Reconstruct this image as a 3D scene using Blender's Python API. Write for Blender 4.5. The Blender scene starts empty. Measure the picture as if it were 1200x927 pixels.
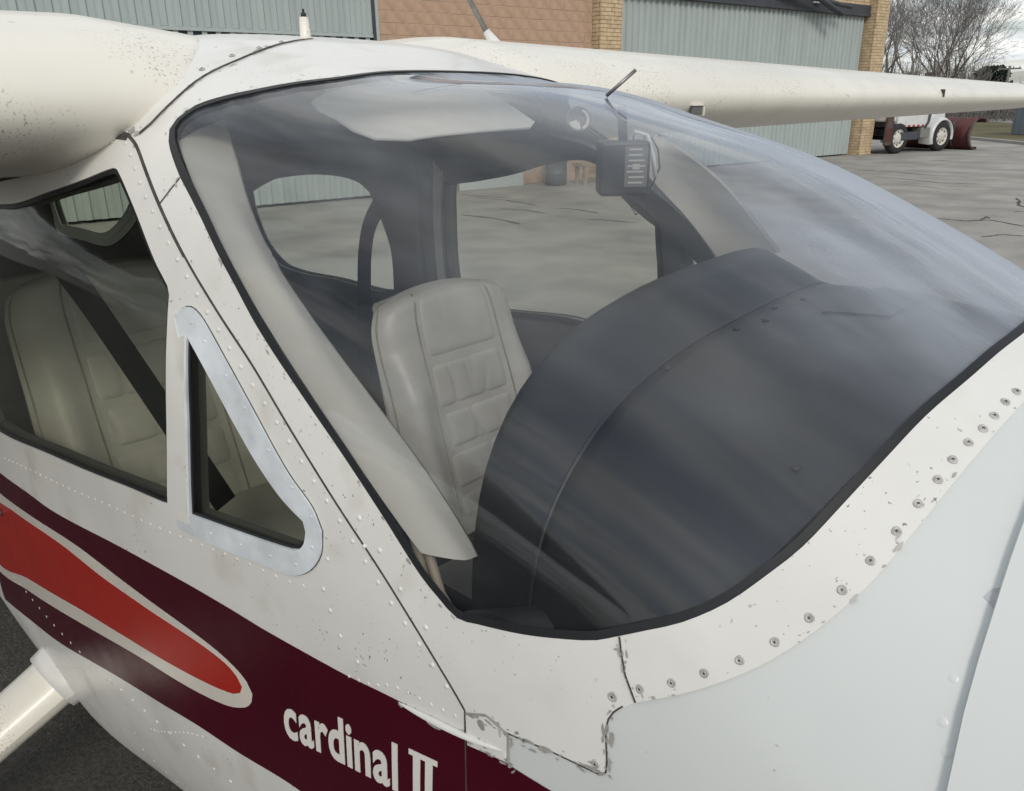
import bpy, bmesh, math, random
import numpy as np
from mathutils import Vector, Matrix
from mathutils.geometry import delaunay_2d_cdt
random.seed(7); np.random.seed(7)
R = math.radians
S = bpy.context.scene
C = S.collection

# ------------------------------------------------------------------ camera, sky, sun, exposure
def setup_camera():
    th, p, r = R(44), R(20.2), R(0.9)
    F = Vector((-math.sin(th), math.cos(th), 0)); Rt = Vector((math.cos(th), math.sin(th), 0)); U = Vector((0, 0, 1))
    fw = math.cos(p)*F - math.sin(p)*U; up = math.sin(p)*F + math.cos(p)*U
    rt = math.cos(r)*Rt - math.sin(r)*up; up2 = math.cos(r)*up + math.sin(r)*Rt
    m = Matrix((rt, up2, -fw)).transposed().to_4x4(); m.translation = Vector((1.1, -1.02, 2.0))
    cd = bpy.data.cameras.new('camera'); cam = bpy.data.objects.new('camera', cd); C.objects.link(cam)
    cam.matrix_world = m
    cd.sensor_fit = 'HORIZONTAL'; cd.sensor_width = 36.0; cd.lens = 930/1200*36.0
    cd.clip_start = 0.02; cd.clip_end = 3000
    S.camera = cam
setup_camera()
SUN_EL, SUN_AZ = 34, -38          # azimuth measured from the nose (+x) towards the port wing (+y)
W = bpy.data.worlds.new('World'); S.world = W; W.use_nodes = True
def build_world():
    nt = W.node_tree; n = nt.nodes; l = nt.links; n.clear()
    out = n.new('ShaderNodeOutputWorld'); bg = n.new('ShaderNodeBackground'); bg.inputs['Strength'].default_value = 0.10
    sky = n.new('ShaderNodeTexSky'); sky.sky_type = 'NISHITA'; sky.sun_disc = False
    sky.sun_elevation = R(SUN_EL); sky.sun_rotation = R(90 - SUN_AZ); sky.dust_density = 1.5; sky.air_density = 1.0
    tc = n.new('ShaderNodeTexCoord'); sep = n.new('ShaderNodeSeparateXYZ'); l.new(tc.outputs['Generated'], sep.inputs[0])
    mx = n.new('ShaderNodeMath'); mx.operation = 'MAXIMUM'; l.new(sep.outputs['Z'], mx.inputs[0]); mx.inputs[1].default_value = 0.0
    ad = n.new('ShaderNodeMath'); ad.operation = 'ADD'; l.new(mx.outputs[0], ad.inputs[0]); ad.inputs[1].default_value = 0.12
    dx = n.new('ShaderNodeMath'); dx.operation = 'DIVIDE'; l.new(sep.outputs['X'], dx.inputs[0]); l.new(ad.outputs[0], dx.inputs[1])
    dy = n.new('ShaderNodeMath'); dy.operation = 'DIVIDE'; l.new(sep.outputs['Y'], dy.inputs[0]); l.new(ad.outputs[0], dy.inputs[1])
    cb = n.new('ShaderNodeCombineXYZ'); l.new(dx.outputs[0], cb.inputs['X']); l.new(dy.outputs[0], cb.inputs['Y'])
    mp = n.new('ShaderNodeMapping'); mp.inputs['Rotation'].default_value = (0, 0, R(35)); mp.inputs['Scale'].default_value = (0.55, 1.7, 1); l.new(cb.outputs[0], mp.inputs[0])
    no = n.new('ShaderNodeTexNoise'); no.inputs['Scale'].default_value = 1.0; no.inputs['Detail'].default_value = 6; no.inputs['Roughness'].default_value = 0.55
    no.inputs['Distortion'].default_value = 0.6
    l.new(mp.outputs[0], no.inputs['Vector'])
    rp = n.new('ShaderNodeValToRGB'); rp.color_ramp.elements[0].position = 0.40; rp.color_ramp.elements[1].position = 0.58
    rp.color_ramp.elements[0].color = (0.22, 0.22, 0.22, 1)
    l.new(no.outputs['Fac'], rp.inputs[0])
    no2 = n.new('ShaderNodeTexNoise'); no2.inputs['Scale'].default_value = 2.3; no2.inputs['Detail'].default_value = 5; l.new(cb.outputs[0], no2.inputs['Vector'])
    cc = n.new('ShaderNodeValToRGB'); cc.color_ramp.elements[0].position = 0.3; cc.color_ramp.elements[1].position = 0.7
    cc.color_ramp.elements[0].color = (6.6, 7.0, 7.6, 1); cc.color_ramp.elements[1].color = (11.0, 11.0, 10.4, 1)
    l.new(no2.outputs['Fac'], cc.inputs[0])
    mix = n.new('ShaderNodeMix'); mix.data_type = 'RGBA'; l.new(rp.outputs['Color'], mix.inputs[0]); l.new(sky.outputs[0], mix.inputs[6]); l.new(cc.outputs['Color'], mix.inputs[7])
    l.new(mix.outputs[2], bg.inputs['Color']); l.new(bg.outputs[0], out.inputs['Surface'])
build_world()
def build_sun():
    sd = bpy.data.lights.new('sun', 'SUN'); sd.energy = 1.3; sd.angle = R(14); sd.color = (1.0, 0.95, 0.87)
    so = bpy.data.objects.new('sun', sd); C.objects.link(so)
    d = Vector((math.cos(R(SUN_EL))*math.cos(R(SUN_AZ)), math.cos(R(SUN_EL))*math.sin(R(SUN_AZ)), math.sin(R(SUN_EL))))
    so.rotation_euler = d.to_track_quat('Z', 'Y').to_euler()
build_sun()
S.view_settings.view_transform = 'Standard'; S.view_settings.look = 'None'; S.view_settings.gamma = 1; S.view_settings.exposure = 0.12
S.render.engine = 'CYCLES'
S.cycles.use_denoising = True; S.cycles.max_bounces = 10; S.cycles.transparent_max_bounces = 24; S.cycles.diffuse_bounces = 4
S.cycles.caustics_reflective = False; S.cycles.caustics_refractive = False; S.cycles.sample_clamp_indirect = 6

# ------------------------------------------------------------------ materials
def new_mat(name):
    m = bpy.data.materials.new(name); m.use_nodes = True
    nt = m.node_tree; return m, nt, nt.nodes, nt.links, nt.nodes['Principled BSDF']
def noise(n, l, scale, detail=4, rough=0.55, vec=None, stretch=None, coord='Object'):
    t = n.new('ShaderNodeTexNoise'); t.inputs['Scale'].default_value = scale; t.inputs['Detail'].default_value = detail; t.inputs['Roughness'].default_value = rough
    tc = n.new('ShaderNodeTexCoord'); src = tc.outputs[coord]
    if stretch:
        mp = n.new('ShaderNodeMapping'); mp.inputs['Scale'].default_value = stretch; l.new(src, mp.inputs[0]); src = mp.outputs[0]
    l.new(src, t.inputs['Vector']); return t
def ramp(n, l, src, p0, p1, c0=(0, 0, 0, 1), c1=(1, 1, 1, 1)):
    r = n.new('ShaderNodeValToRGB'); r.color_ramp.elements[0].position = p0; r.color_ramp.elements[1].position = p1
    r.color_ramp.elements[0].color = c0; r.color_ramp.elements[1].color = c1; l.new(src, r.inputs[0]); return r.outputs['Color']
def mixc(n, l, fac, a, b, mode='MIX'):
    m = n.new('ShaderNodeMix'); m.data_type = 'RGBA'; m.blend_type = mode
    for sock, v in ((m.inputs[0], fac), (m.inputs[6], a), (m.inputs[7], b)):
        if isinstance(v, (int, float)): sock.default_value = v
        elif isinstance(v, tuple): sock.default_value = v
        else: l.new(v, sock)
    return m.outputs[2]
def mul(n, l, a, b):
    m = n.new('ShaderNodeMath'); m.operation = 'MULTIPLY'; l.new(a, m.inputs[0])
    if isinstance(b, (int, float)): m.inputs[1].default_value = b
    else: l.new(b, m.inputs[1])
    return m.outputs[0]
def rgb(c, k=1.0): return (c[0]*k, c[1]*k, c[2]*k, 1)
def mat(name, col, rough=0.5, var=0.12, scale=6.0, bump=0.0, bscale=40.0, metal=0.0, coat=0.0, detail=5, spec=0.5, specks=None, wave=0.0, stretch=None):
    m, nt, n, l, b = new_mat(name)
    t = noise(n, l, scale, detail, stretch=stretch)
    c = mixc(n, l, ramp(n, l, t.outputs['Fac'], 0.3, 0.7), rgb(col, 1-var), rgb(col, 1+var))
    if specks:
        for (sc, lo, hi, gate, gc) in specks:
            a = noise(n, l, sc, 2, 0.5); g = noise(n, l, gate, 3, 0.5)
            f = mul(n, l, ramp(n, l, a.outputs['Fac'], lo, hi), ramp(n, l, g.outputs['Fac'], 0.45, 0.6))
            c = mixc(n, l, f, c, rgb(gc))
    l.new(c, b.inputs['Base Color'])
    t2 = noise(n, l, scale*2.5, 5)
    rr = n.new('ShaderNodeMapRange'); rr.inputs['To Min'].default_value = max(rough-0.08, 0.02); rr.inputs['To Max'].default_value = min(rough+0.10, 1)
    l.new(t2.outputs['Fac'], rr.inputs['Value']); l.new(rr.outputs[0], b.inputs['Roughness'])
    b.inputs['Metallic'].default_value = metal; b.inputs['Coat Weight'].default_value = coat; b.inputs['Coat Roughness'].default_value = 0.08
    b.inputs['Specular IOR Level'].default_value = spec
    prev = None
    if bump:
        bp = n.new('ShaderNodeBump'); bp.inputs['Strength'].default_value = bump; bp.inputs['Distance'].default_value = 0.01
        t3 = noise(n, l, bscale, 4); l.new(t3.outputs['Fac'], bp.inputs['Height']); prev = bp
    if wave:
        bw = n.new('ShaderNodeBump'); bw.inputs['Strength'].default_value = wave; bw.inputs['Distance'].default_value = 0.02
        t4 = noise(n, l, 7.0, 1); l.new(t4.outputs['Fac'], bw.inputs['Height'])
        if prev: l.new(prev.outputs[0], bw.inputs['Normal'])
        prev = bw
    if prev: l.new(prev.outputs[0], b.inputs['Normal'])
    return m
def glass_mat(name, tint, dust, streak, ior=1.42, wob=0.06):
    m, nt, n, l, b = new_mat(name); n.remove(b)
    out = [x for x in n if x.type == 'OUTPUT_MATERIAL'][0]
    tr = n.new('ShaderNodeBsdfTransparent'); tr.inputs[0].default_value = rgb(tint)
    gl = n.new('ShaderNodeBsdfGlossy'); gl.inputs['Roughness'].default_value = 0.012; gl.inputs['Color'].default_value = (1, 1, 1, 1)
    fr = n.new('ShaderNodeFresnel'); fr.inputs['IOR'].default_value = 1.42
    gm = n.new('ShaderNodeNewGeometry'); ir = n.new('ShaderNodeMapRange'); l.new(gm.outputs['Backfacing'], ir.inputs['Value'])
    ir.inputs['To Min'].default_value = ior; ir.inputs['To Max'].default_value = 1/ior; l.new(ir.outputs[0], fr.inputs['IOR'])
    bp = n.new('ShaderNodeBump'); bp.inputs['Strength'].default_value = wob; bp.inputs['Distance'].default_value = 0.01
    wv = noise(n, l, 5.0, 1); l.new(wv.outputs['Fac'], bp.inputs['Height']); l.new(bp.outputs[0], gl.inputs['Normal'])
    mx = n.new('ShaderNodeMixShader'); l.new(fr.outputs[0], mx.inputs[0]); l.new(tr.outputs[0], mx.inputs[1]); l.new(gl.outputs[0], mx.inputs[2])
    df = n.new('ShaderNodeBsdfDiffuse'); df.inputs[0].default_value = (0.66, 0.71, 0.79, 1)
    tl = n.new('ShaderNodeBsdfTranslucent'); tl.inputs[0].default_value = (0.66, 0.71, 0.79, 1)
    dd = n.new('ShaderNodeMixShader'); dd.inputs[0].default_value = 0.45; l.new(df.outputs[0], dd.inputs[1]); l.new(tl.outputs[0], dd.inputs[2])
    s = noise(n, l, 1.0, 4, 0.6, stretch=streak); sb = noise(n, l, 1.0, 3, 0.6, stretch=tuple(q*3.4 for q in streak))
    s2 = noise(n, l, 1.9, 2)
    st = mixc(n, l, 0.35, ramp(n, l, s.outputs['Fac'], 0.44, 0.64), ramp(n, l, sb.outputs['Fac'], 0.45, 0.70))
    f = mul(n, l, st, ramp(n, l, s2.outputs['Fac'], 0.36, 0.60, (0.12, 0.12, 0.12, 1)))
    # dust film thickened towards the foot and port half, painting in sky glare
    tcx = n.new('ShaderNodeTexCoord'); sx_ = n.new('ShaderNodeSeparateXYZ'); l.new(tcx.outputs['Object'], sx_.inputs[0])
    gy = n.new('ShaderNodeMapRange'); gy.interpolation_type = 'SMOOTHSTEP'; gx_ = n.new('ShaderNodeMath'); gx_.operation = 'MULTIPLY_ADD'; l.new(sx_.outputs['X'], gx_.inputs[0]); gx_.inputs[1].default_value = 0.9; gs_ = n.new('ShaderNodeMath'); gs_.operation = 'MULTIPLY'; gs_.inputs[1].default_value = 0.4; l.new(sx_.outputs['Y'], gs_.inputs[0]); l.new(gs_.outputs[0], gx_.inputs[2]); l.new(gx_.outputs[0], gy.inputs['Value'])
    gy.inputs['From Min'].default_value = 0.42; gy.inputs['From Max'].default_value = 0.86; gy.inputs['To Min'].default_value = 0.42; gy.inputs['To Max'].default_value = 3.2
    ff_ = n.new('ShaderNodeMath'); ff_.operation = 'ADD'; l.new(f, ff_.inputs[0]); ff_.inputs[1].default_value = 0.10
    f = mul(n, l, ff_.outputs[0], gy.outputs[0])
    mr = n.new('ShaderNodeMapRange'); l.new(f, mr.inputs['Value']); mr.inputs['To Min'].default_value = 0.0; mr.inputs['To Max'].default_value = dust*2.6
    # a film of dust hides more the longer the path through it: divide by the cosine of the viewing angle
    lw = n.new('ShaderNodeLayerWeight'); lw.inputs['Blend'].default_value = 0.5
    cs = n.new('ShaderNodeMath'); cs.operation = 'SUBTRACT'; cs.inputs[0].default_value = 1.04; l.new(lw.outputs['Facing'], cs.inputs[1])
    pw_ = n.new('ShaderNodeMath'); pw_.operation = 'POWER'; l.new(cs.outputs[0], pw_.inputs[0]); pw_.inputs[1].default_value = 1.8
    dv = n.new('ShaderNodeMath'); dv.operation = 'DIVIDE'; dv.use_clamp = True; l.new(mr.outputs[0], dv.inputs[0]); l.new(pw_.outputs[0], dv.inputs[1])
    m2 = n.new('ShaderNodeMixShader'); l.new(dv.outputs[0], m2.inputs[0]); l.new(mx.outputs[0], m2.inputs[1]); l.new(dd.outputs[0], m2.inputs[2])
    l.new(m2.outputs[0], out.inputs['Surface'])
    return m
M = {}
chip = (0.20, 0.19, 0.17)
M['white'] = mat('aged white paint', (0.715, 0.71, 0.68), 0.36, 0.06, 3.0, coat=0.2, wave=0.16, specks=[(160, 0.69, 0.73, 5, chip), (9, 0.55, 0.75, 2.2, (0.56, 0.54, 0.49))])
M['cowl'] = mat('cool white cowl paint', (0.605, 0.632, 0.625), 0.34, 0.03, 2.0, coat=0.2, wave=0.14, specks=[(120, 0.735, 0.76, 4, chip), (12, 0.58, 0.78, 2.0, (0.50, 0.53, 0.54))])
M['wing'] = mat('warm lit white wing paint', (0.775, 0.748, 0.668), 0.40, 0.05, 2.0, coat=0.2, wave=0.06, specks=[(210, 0.60, 0.66, 5, (0.42, 0.38, 0.31)), (60, 0.70, 0.73, 4, (0.30, 0.25, 0.17))])  # cream cast is the warm light under the wing, put into the paint
M['bluewhite'] = mat('scuffed pale blue white paint', (0.64, 0.68, 0.715), 0.45, 0.17, 18.0, coat=0.05, bump=0.05)
M['maroon'] = mat('maroon paint', (0.055, 0.0032, 0.011), 0.28, 0.10, 4.0, spec=0.14, wave=0.14)
M['red'] = mat('red paint', (0.36, 0.020, 0.013), 0.32, 0.06, 4.0, spec=0.22, wave=0.10)
M['creamline'] = mat('off white stripe paint', (0.66, 0.62, 0.56), 0.35, 0.05, 6.0, coat=0.3, wave=0.08)
M['letter'] = mat('white lettering', (0.76, 0.74, 0.70), 0.35, 0.03, 8.0)
M['rubber'] = mat('black rubber', (0.012, 0.013, 0.015), 0.5, 0.2, 20)
M['gap'] = mat('dirty seam', (0.06, 0.055, 0.05), 0.8, 0.4, 60)
M['primer'] = mat('bare grey metal', (0.42, 0.41, 0.39), 0.5, 0.25, 40, metal=0.3)
M['screwpaint'] = mat('worn painted screw', (0.46, 0.45, 0.43), 0.5, 0.3, 200, metal=0.2)
M['scuff'] = mat('scuffed grey primer', (0.42, 0.44, 0.46), 0.5, 0.15, 60)
M['steel'] = mat('screw steel', (0.30, 0.29, 0.28), 0.4, 0.25, 80, metal=0.8)
M['beige'] = mat('beige plastic trim', (0.47, 0.452, 0.40), 0.5, 0.07, 5, bump=0.03, bscale=90)
M['leather'] = mat('beige leather', (0.475, 0.462, 0.425), 0.42, 0.10, 9, bump=0.30, bscale=13)
M['seam'] = mat('seam thread', (0.30, 0.28, 0.24), 0.7, 0.2, 30)
M['vinyl'] = mat('black vinyl', (0.0085, 0.0098, 0.0135), 0.45, 0.2, 9, bump=0.02, bscale=700)
M['cloth'] = mat('dark grey headliner cloth', (0.045, 0.049, 0.058), 0.9, 0.12, 12, bump=0.1, bscale=300)
M['wall'] = mat('grey interior panel', (0.12, 0.12, 0.118), 0.6, 0.10, 8, bump=0.05, bscale=120)
M['belt'] = mat('black webbing', (0.012, 0.014, 0.016), 0.7, 0.15, 60, bump=0.1, bscale=300)
M['visor'] = mat('pale cream visor', (0.80, 0.79, 0.75), 0.55, 0.04, 6)
M['card'] = mat('white card', (0.70, 0.70, 0.68), 0.6, 0.05, 20)
M['brass'] = mat('pale hose', (0.42, 0.36, 0.28), 0.5, 0.15, 20)
M['windshield'] = glass_mat('windshield acrylic', (0.945, 0.95, 0.955), 0.052, (0.8, 7.0, 4.0), 1.34)
M['sideglass'] = glass_mat('smoked side window', (0.87, 0.88, 0.84), 0.002, (2, 2, 9), 1.13, 0.02)

def set_mat(o, m):
    o.data.materials.append(M[m] if isinstance(m, str) else m)

# ------------------------------------------------------------------ object helpers
def link(o, parent=None):
    C.objects.link(o)
    if parent: o.parent = parent
    return o
def tag(o, label=None, cat=None, group=None, kind=None):
    if label: o['label'] = label
    if cat: o['category'] = cat
    if group: o['group'] = group
    if kind: o['kind'] = kind
    return o
def empty(name, loc=(0, 0, 0), rz=0.0):
    o = bpy.data.objects.new(name, None); o.location = loc; o.rotation_euler.z = rz; o.empty_display_size = 0.1
    return link(o)
def obj(name, verts, faces, m, parent=None, smooth=False, normals=None):
    me = bpy.data.meshes.new(name); me.from_pydata([tuple(map(float, v)) for v in verts], [], [tuple(map(int, f)) for f in faces]); me.update()
    if smooth: me.polygons.foreach_set('use_smooth', [True]*len(me.polygons))
    o = bpy.data.objects.new(name, me); set_mat(o, m)
    return link(o, parent)
class MB:
    """collects shapes into one mesh"""
    def __init__(s): s.v = []; s.f = []; s.sm = []
    def add(s, v, f, smooth=False):
        k = len(s.v); s.v += [tuple(map(float, p)) for p in v]; s.f += [tuple(int(i)+k for i in q) for q in f]; s.sm += [smooth]*len(f); return s
    def box(s, c, size, ax=None, bev=0.0):
        c = np.array(c, float); h = np.array(size, float)/2
        A = np.eye(3) if ax is None else np.array(ax, float)
        if bev <= 0:
            P = [c + (A.T @ (h*np.array(q))) for q in [(-1,-1,-1),(1,-1,-1),(1,1,-1),(-1,1,-1),(-1,-1,1),(1,-1,1),(1,1,1),(-1,1,1)]]
            return s.add(P, [(0,3,2,1),(4,5,6,7),(0,1,5,4),(1,2,6,5),(2,3,7,6),(3,0,4,7)])
        bm = bmesh.new(); bmesh.ops.create_cube(bm, size=1)
        for v in bm.verts: v.co = Vector(v.co[i]*h[i]*2 for i in range(3))
        bmesh.ops.bevel(bm, geom=list(bm.edges), offset=bev, segments=2, affect='EDGES', profile=0.5)
        bm.verts.index_update()
        s.add([c + A.T @ np.array(v.co) for v in bm.verts], [[v.index for v in f.verts] for f in bm.faces], False); bm.free(); return s
    def tube(s, pts, r, k=8, caps=True):
        pts = [np.array(p, float) for p in pts]; rs = r if isinstance(r, (list, tuple)) else [r]*len(pts)
        V = []; F = []; up = None
        for i, p in enumerate(pts):
            d = pts[min(i+1, len(pts)-1)] - pts[max(i-1, 0)]; d /= (np.linalg.norm(d)+1e-12)
            if up is None:
                a = np.array([0, 0, 1.0]) if abs(d[2]) < 0.9 else np.array([1.0, 0, 0])
            else: a = up
            x = np.cross(d, a); x /= (np.linalg.norm(x)+1e-12); y = np.cross(x, d); up = y
            for j in range(k):
                t = 2*math.pi*j/k; V.append(p + rs[i]*(x*math.cos(t) + y*math.sin(t)))
        for i in range(len(pts)-1):
            for j in range(k):
                F.append((i*k+j, i*k+(j+1) % k, (i+1)*k+(j+1) % k, (i+1)*k+j))
        if caps: F.append(tuple(range(k))[::-1]); F.append(tuple((len(pts)-1)*k+j for j in range(k)))
        return s.add(V, F, True)
    def grid(s, P, closed_u=False, smooth=True):
        P = np.asarray(P, float); a, b = P.shape[:2]; F = []
        for i in range(a-1 + (1 if closed_u else 0)):
            for j in range(b-1): F.append((i*b+j, ((i+1) % a)*b+j, ((i+1) % a)*b+j+1, i*b+j+1))
        return s.add(P.reshape(-1, 3), F, smooth)
    def build(s, name, m, parent=None):
        o = obj(name, s.v, s.f, m, parent)
        o.data.polygons.foreach_set('use_smooth', s.sm); return o

# ------------------------------------------------------------------ the fuselage surface: sections along x
T = dict(
 zt=[(-6,1.75),(-3.2,2.08),(-1.2,2.145),(-.5,2.138),(-.3,2.118),(-.1,2.072),(.04,2.045),(.2,2.03),(.4,1.987),(.6,1.935),(.8,1.85),(.92,1.79),(1.05,1.74),(1.5,1.67),(2.3,1.55)],
 w=[(-6,.08),(-3.2,.47),(-1.8,.63),(-.8,.65),(-.2,.625),(.3,.575),(.6,.555),(.9,.54),(1.3,.53),(2.3,.44)],
 zm=[(-6,1.5),(-3.2,1.2),(2.3,1.2)],
 zb=[(-6,1.25),(-3.2,.6),(-1.6,.2),(-.9,.24),(-.5,.33),(.3,.47),(2.3,.7)],
 n=[(-3.2,3.6),(-.1,3.6),(.2,3.0),(.5,2.4),(.9,2.2),(2.3,2.1)],
 nb=[(-3.2,4.0),(-.9,3.8),(-.3,3.4),(2.3,3.0)],
)
def pchip(tab, x):
    X = np.array([a for a, b in tab], float); Y = np.array([b for a, b in tab], float)
    h = np.diff(X); d = np.diff(Y)/h; m = np.zeros_like(Y)
    for i in range(1, len(X)-1):
        if d[i-1]*d[i] > 0:
            w1 = 2*h[i]+h[i-1]; w2 = h[i]+2*h[i-1]; m[i] = (w1+w2)/(w1/d[i-1]+w2/d[i])
    m[0] = d[0]; m[-1] = d[-1]
    x = np.clip(np.asarray(x, float), X[0], X[-1]); i = np.clip(np.searchsorted(X, x, side='right')-1, 0, len(X)-2); t = (x-X[i])/h[i]
    return (2*t**3-3*t**2+1)*Y[i]+(t**3-2*t**2+t)*h[i]*m[i]+(-2*t**3+3*t**2)*Y[i+1]+(t**3-t**2)*h[i]*m[i+1]
def hull(x, th, off=0.0):
    """point of the skin at station x and angle th (degrees from the top, + starboard), off metres outside it"""
    x = np.asarray(x, float); a = np.radians(np.asarray(th, float)); c = np.cos(a); s = np.sin(a); up = c >= 0
    n = np.where(up, pchip(T['n'], x), pchip(T['nb'], x)); zm = pchip(T['zm'], x)
    h = np.where(up, pchip(T['zt'], x)-zm, zm-pchip(T['zb'], x))+off
    r = ((np.abs(s)/(pchip(T['w'], x)+off))**n + (np.abs(c)/h)**n)**(-1/n)
    return np.stack([x+0*r, -r*s, zm+r*c], -1)
def hull_n(x, th):
    e = 1e-3; a = hull(x+e, th)-hull(x-e, th); b = hull(x, np.asarray(th)+.1)-hull(x, np.asarray(th)-.1)
    n = np.cross(b, a); n /= np.linalg.norm(n, axis=-1, keepdims=True)+1e-12
    p = hull(x, th); rad = p.copy(); rad[..., 0] = 0; rad[..., 2] -= 1.2
    sg = np.sign(np.sum(n*rad, -1, keepdims=True)); return n*sg
K = 0.0105                          # metres of skin per degree, to keep the patch grid square
def uv(L): return [(a, b*K) for a, b in L]
def mir(L): return [(a, -b) for a, b in L]
def smooth_line(P, step, closed=False, corner=35):
    """Catmull-Rom through P, kept sharp at corners, resampled about every step"""
    P = np.array(P, float); n = len(P); out = []
    def sharp(i):
        a = P[i]-P[(i-1) % n]; b = P[(i+1) % n]-P[i]
        return abs(math.degrees(math.atan2(a[0]*b[1]-a[1]*b[0], a@b))) > corner
    for i in range(n if closed else n-1):
        p1, p2 = P[i], P[(i+1) % n]
        p0 = P[(i-1) % n] if (closed or i > 0) else 2*p1-p2
        p3 = P[(i+2) % n] if (closed or i < n-2) else 2*p2-p1
        if (closed or i > 0) and sharp(i): p0 = 2*p1-p2
        if (closed or i < n-2) and sharp((i+1) % n): p3 = 2*p2-p1
        m = max(1, int(np.linalg.norm(p2-p1)/step+0.5))
        d = np.linalg.norm(p2-p1)
        t1 = (p2-p0)/(np.linalg.norm(p2-p0)+1e-12)*d; t2 = (p3-p1)/(np.linalg.norm(p3-p1)+1e-12)*d
        for k in range(m):
            t = k/m
            out.append((2*t**3-3*t**2+1)*p1+(t**3-2*t**2+t)*t1+(-2*t**3+3*t**2)*p2+(t**3-t**2)*t2)
    if not closed: out.append(P[-1])
    return np.array(out)
def inside(poly, q):
    x, y = q[:, 0], q[:, 1]; r = np.zeros(len(q), bool); n = len(poly)
    for i in range(n):
        x1, y1 = poly[i]; x2, y2 = poly[(i+1) % n]
        if y1 == y2: continue
        r ^= ((y1 > y) != (y2 > y)) & (x < (x2-x1)*(y-y1)/(y2-y1)+x1)
    return r
def edge_dist(poly, q):
    d = np.full(len(q), 1e9); n = len(poly)
    for i in range(n):
        a = poly[i]; b = poly[(i+1) % n]; ab = b-a; t = np.clip(((q-a)@ab)/(ab@ab+1e-15), 0, 1)
        d = np.minimum(d, np.linalg.norm(q-(a+t[:, None]*ab), axis=1))
    return d
def patch(name, outline, m, parent, off=0.0, thick=0.003, holes=(), res=0.025, lip=0.0):
    """a sheet cut to outline (x, angle) from the fuselage surface, with thickness"""
    loops = [smooth_line(uv(outline), res*0.6, True)] + [smooth_line(uv(h), res*0.6, True) for h in holes]
    out = loops[0]; lo, hi = out.min(0), out.max(0)
    gx, gy = np.meshgrid(np.arange(lo[0]+res/2, hi[0], res), np.arange(lo[1]+res/2, hi[1], res)); g = np.stack([gx.ravel(), gy.ravel()], 1)
    if len(g):
        ok = inside(out, g) & (edge_dist(out, g) > res*0.45)
        for h in loops[1:]: ok &= ~inside(h, g) & (edge_dist(h, g) > res*0.45)
        g = g[ok]
    V = []; E = []
    for lp in loops:
        k = len(V); V += [Vector(p) for p in lp]; E += [(k+i, k+(i+1) % len(lp)) for i in range(len(lp))]
    V += [Vector(p) for p in g]
    v2, e2, f2, *_ = delaunay_2d_cdt(V, E, [], 0, 1e-6)
    q = np.array([(p.x, p.y) for p in v2]); tri = np.array([list(f) for f in f2 if len(f) == 3]); cen = q[tri].mean(1)
    keep = inside(out, cen)
    for h in loops[1:]: keep &= ~inside(h, cen)
    tri = tri[keep]; used = np.unique(tri); rem = -np.ones(len(q), int); rem[used] = np.arange(len(used)); q = q[used]; tri = rem[tri]
    a = q[tri[:, 1]]-q[tri[:, 0]]; b = q[tri[:, 2]]-q[tri[:, 0]]; fl = (a[:, 0]*b[:, 1]-a[:, 1]*b[:, 0]) < 0
    tri[fl] = tri[fl][:, ::-1]
    P0 = hull(q[:, 0], q[:, 1]/K); N = hull_n(q[:, 0], q[:, 1]/K)
    top = P0+N*off; bot = P0+N*(off-thick); n = len(q)
    fn = np.cross(top[tri[0][1]]-top[tri[0][0]], top[tri[0][2]]-top[tri[0][0]])
    if fn @ N[tri[0][0]] < 0: tri = tri[:, ::-1]
    cnt = {}
    for t in tri:
        for i in range(3): cnt[(t[i], t[(i+1) % 3])] = 1
    bd = [(i, j) for (i, j) in cnt if (j, i) not in cnt]
    verts = np.concatenate([top, bot]).tolist(); faces = [tuple(t) for t in tri]+[(t[2]+n, t[1]+n, t[0]+n) for t in tri]
    k = len(verts); sv = {}
    for (i, j) in bd:
        for w in (i, j):
            if w not in sv: sv[w] = len(verts); verts += [top[w].tolist(), bot[w].tolist()]
        faces.append((sv[j], sv[i], sv[i]+1, sv[j]+1))
    o = obj(name, verts, faces, m, parent)
    o.data.polygons.foreach_set('use_smooth', [True]*(2*len(tri))+[False]*len(bd))
    return o
def ribbon(mb, path, wl, wr, off, h=0.0015, step=0.02, closed=False, dome=0.0, taper=False):
    """a flat strip following path on the fuselage surface; wl / wr its reach either side"""
    q = smooth_line(uv(path), step, closed); n = len(q)
    t = np.zeros_like(q)
    if closed: t = np.roll(q, -1, 0)-np.roll(q, 1, 0)
    else: t[1:-1] = q[2:]-q[:-2]; t[0] = q[1]-q[0]; t[-1] = q[-1]-q[-2]
    t /= np.linalg.norm(t, axis=1, keepdims=True)+1e-12
    nn = np.stack([-t[:, 1], t[:, 0]], 1)
    prof = [(-wr, 0), (-wr, h), (0 if dome else (wl-wr)/2, h+dome), (wl, h), (wl, 0)]
    rows = []
    tp = np.ones(n)
    if taper: tp = np.sin(np.linspace(0.02, math.pi-0.02, n))**0.6
    for (s, z) in prof:
        qq = q+nn*(s*tp)[:, None]; P = hull(qq[:, 0], qq[:, 1]/K); N = hull_n(qq[:, 0], qq[:, 1]/K); rows.append(P+N*(off+z*tp)[:, None])
    Pm = np.stack(rows, 1)
    if closed: Pm = np.concatenate([Pm, Pm[:1]], 0)
    mb.grid(Pm, smooth=bool(dome)); return mb
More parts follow.
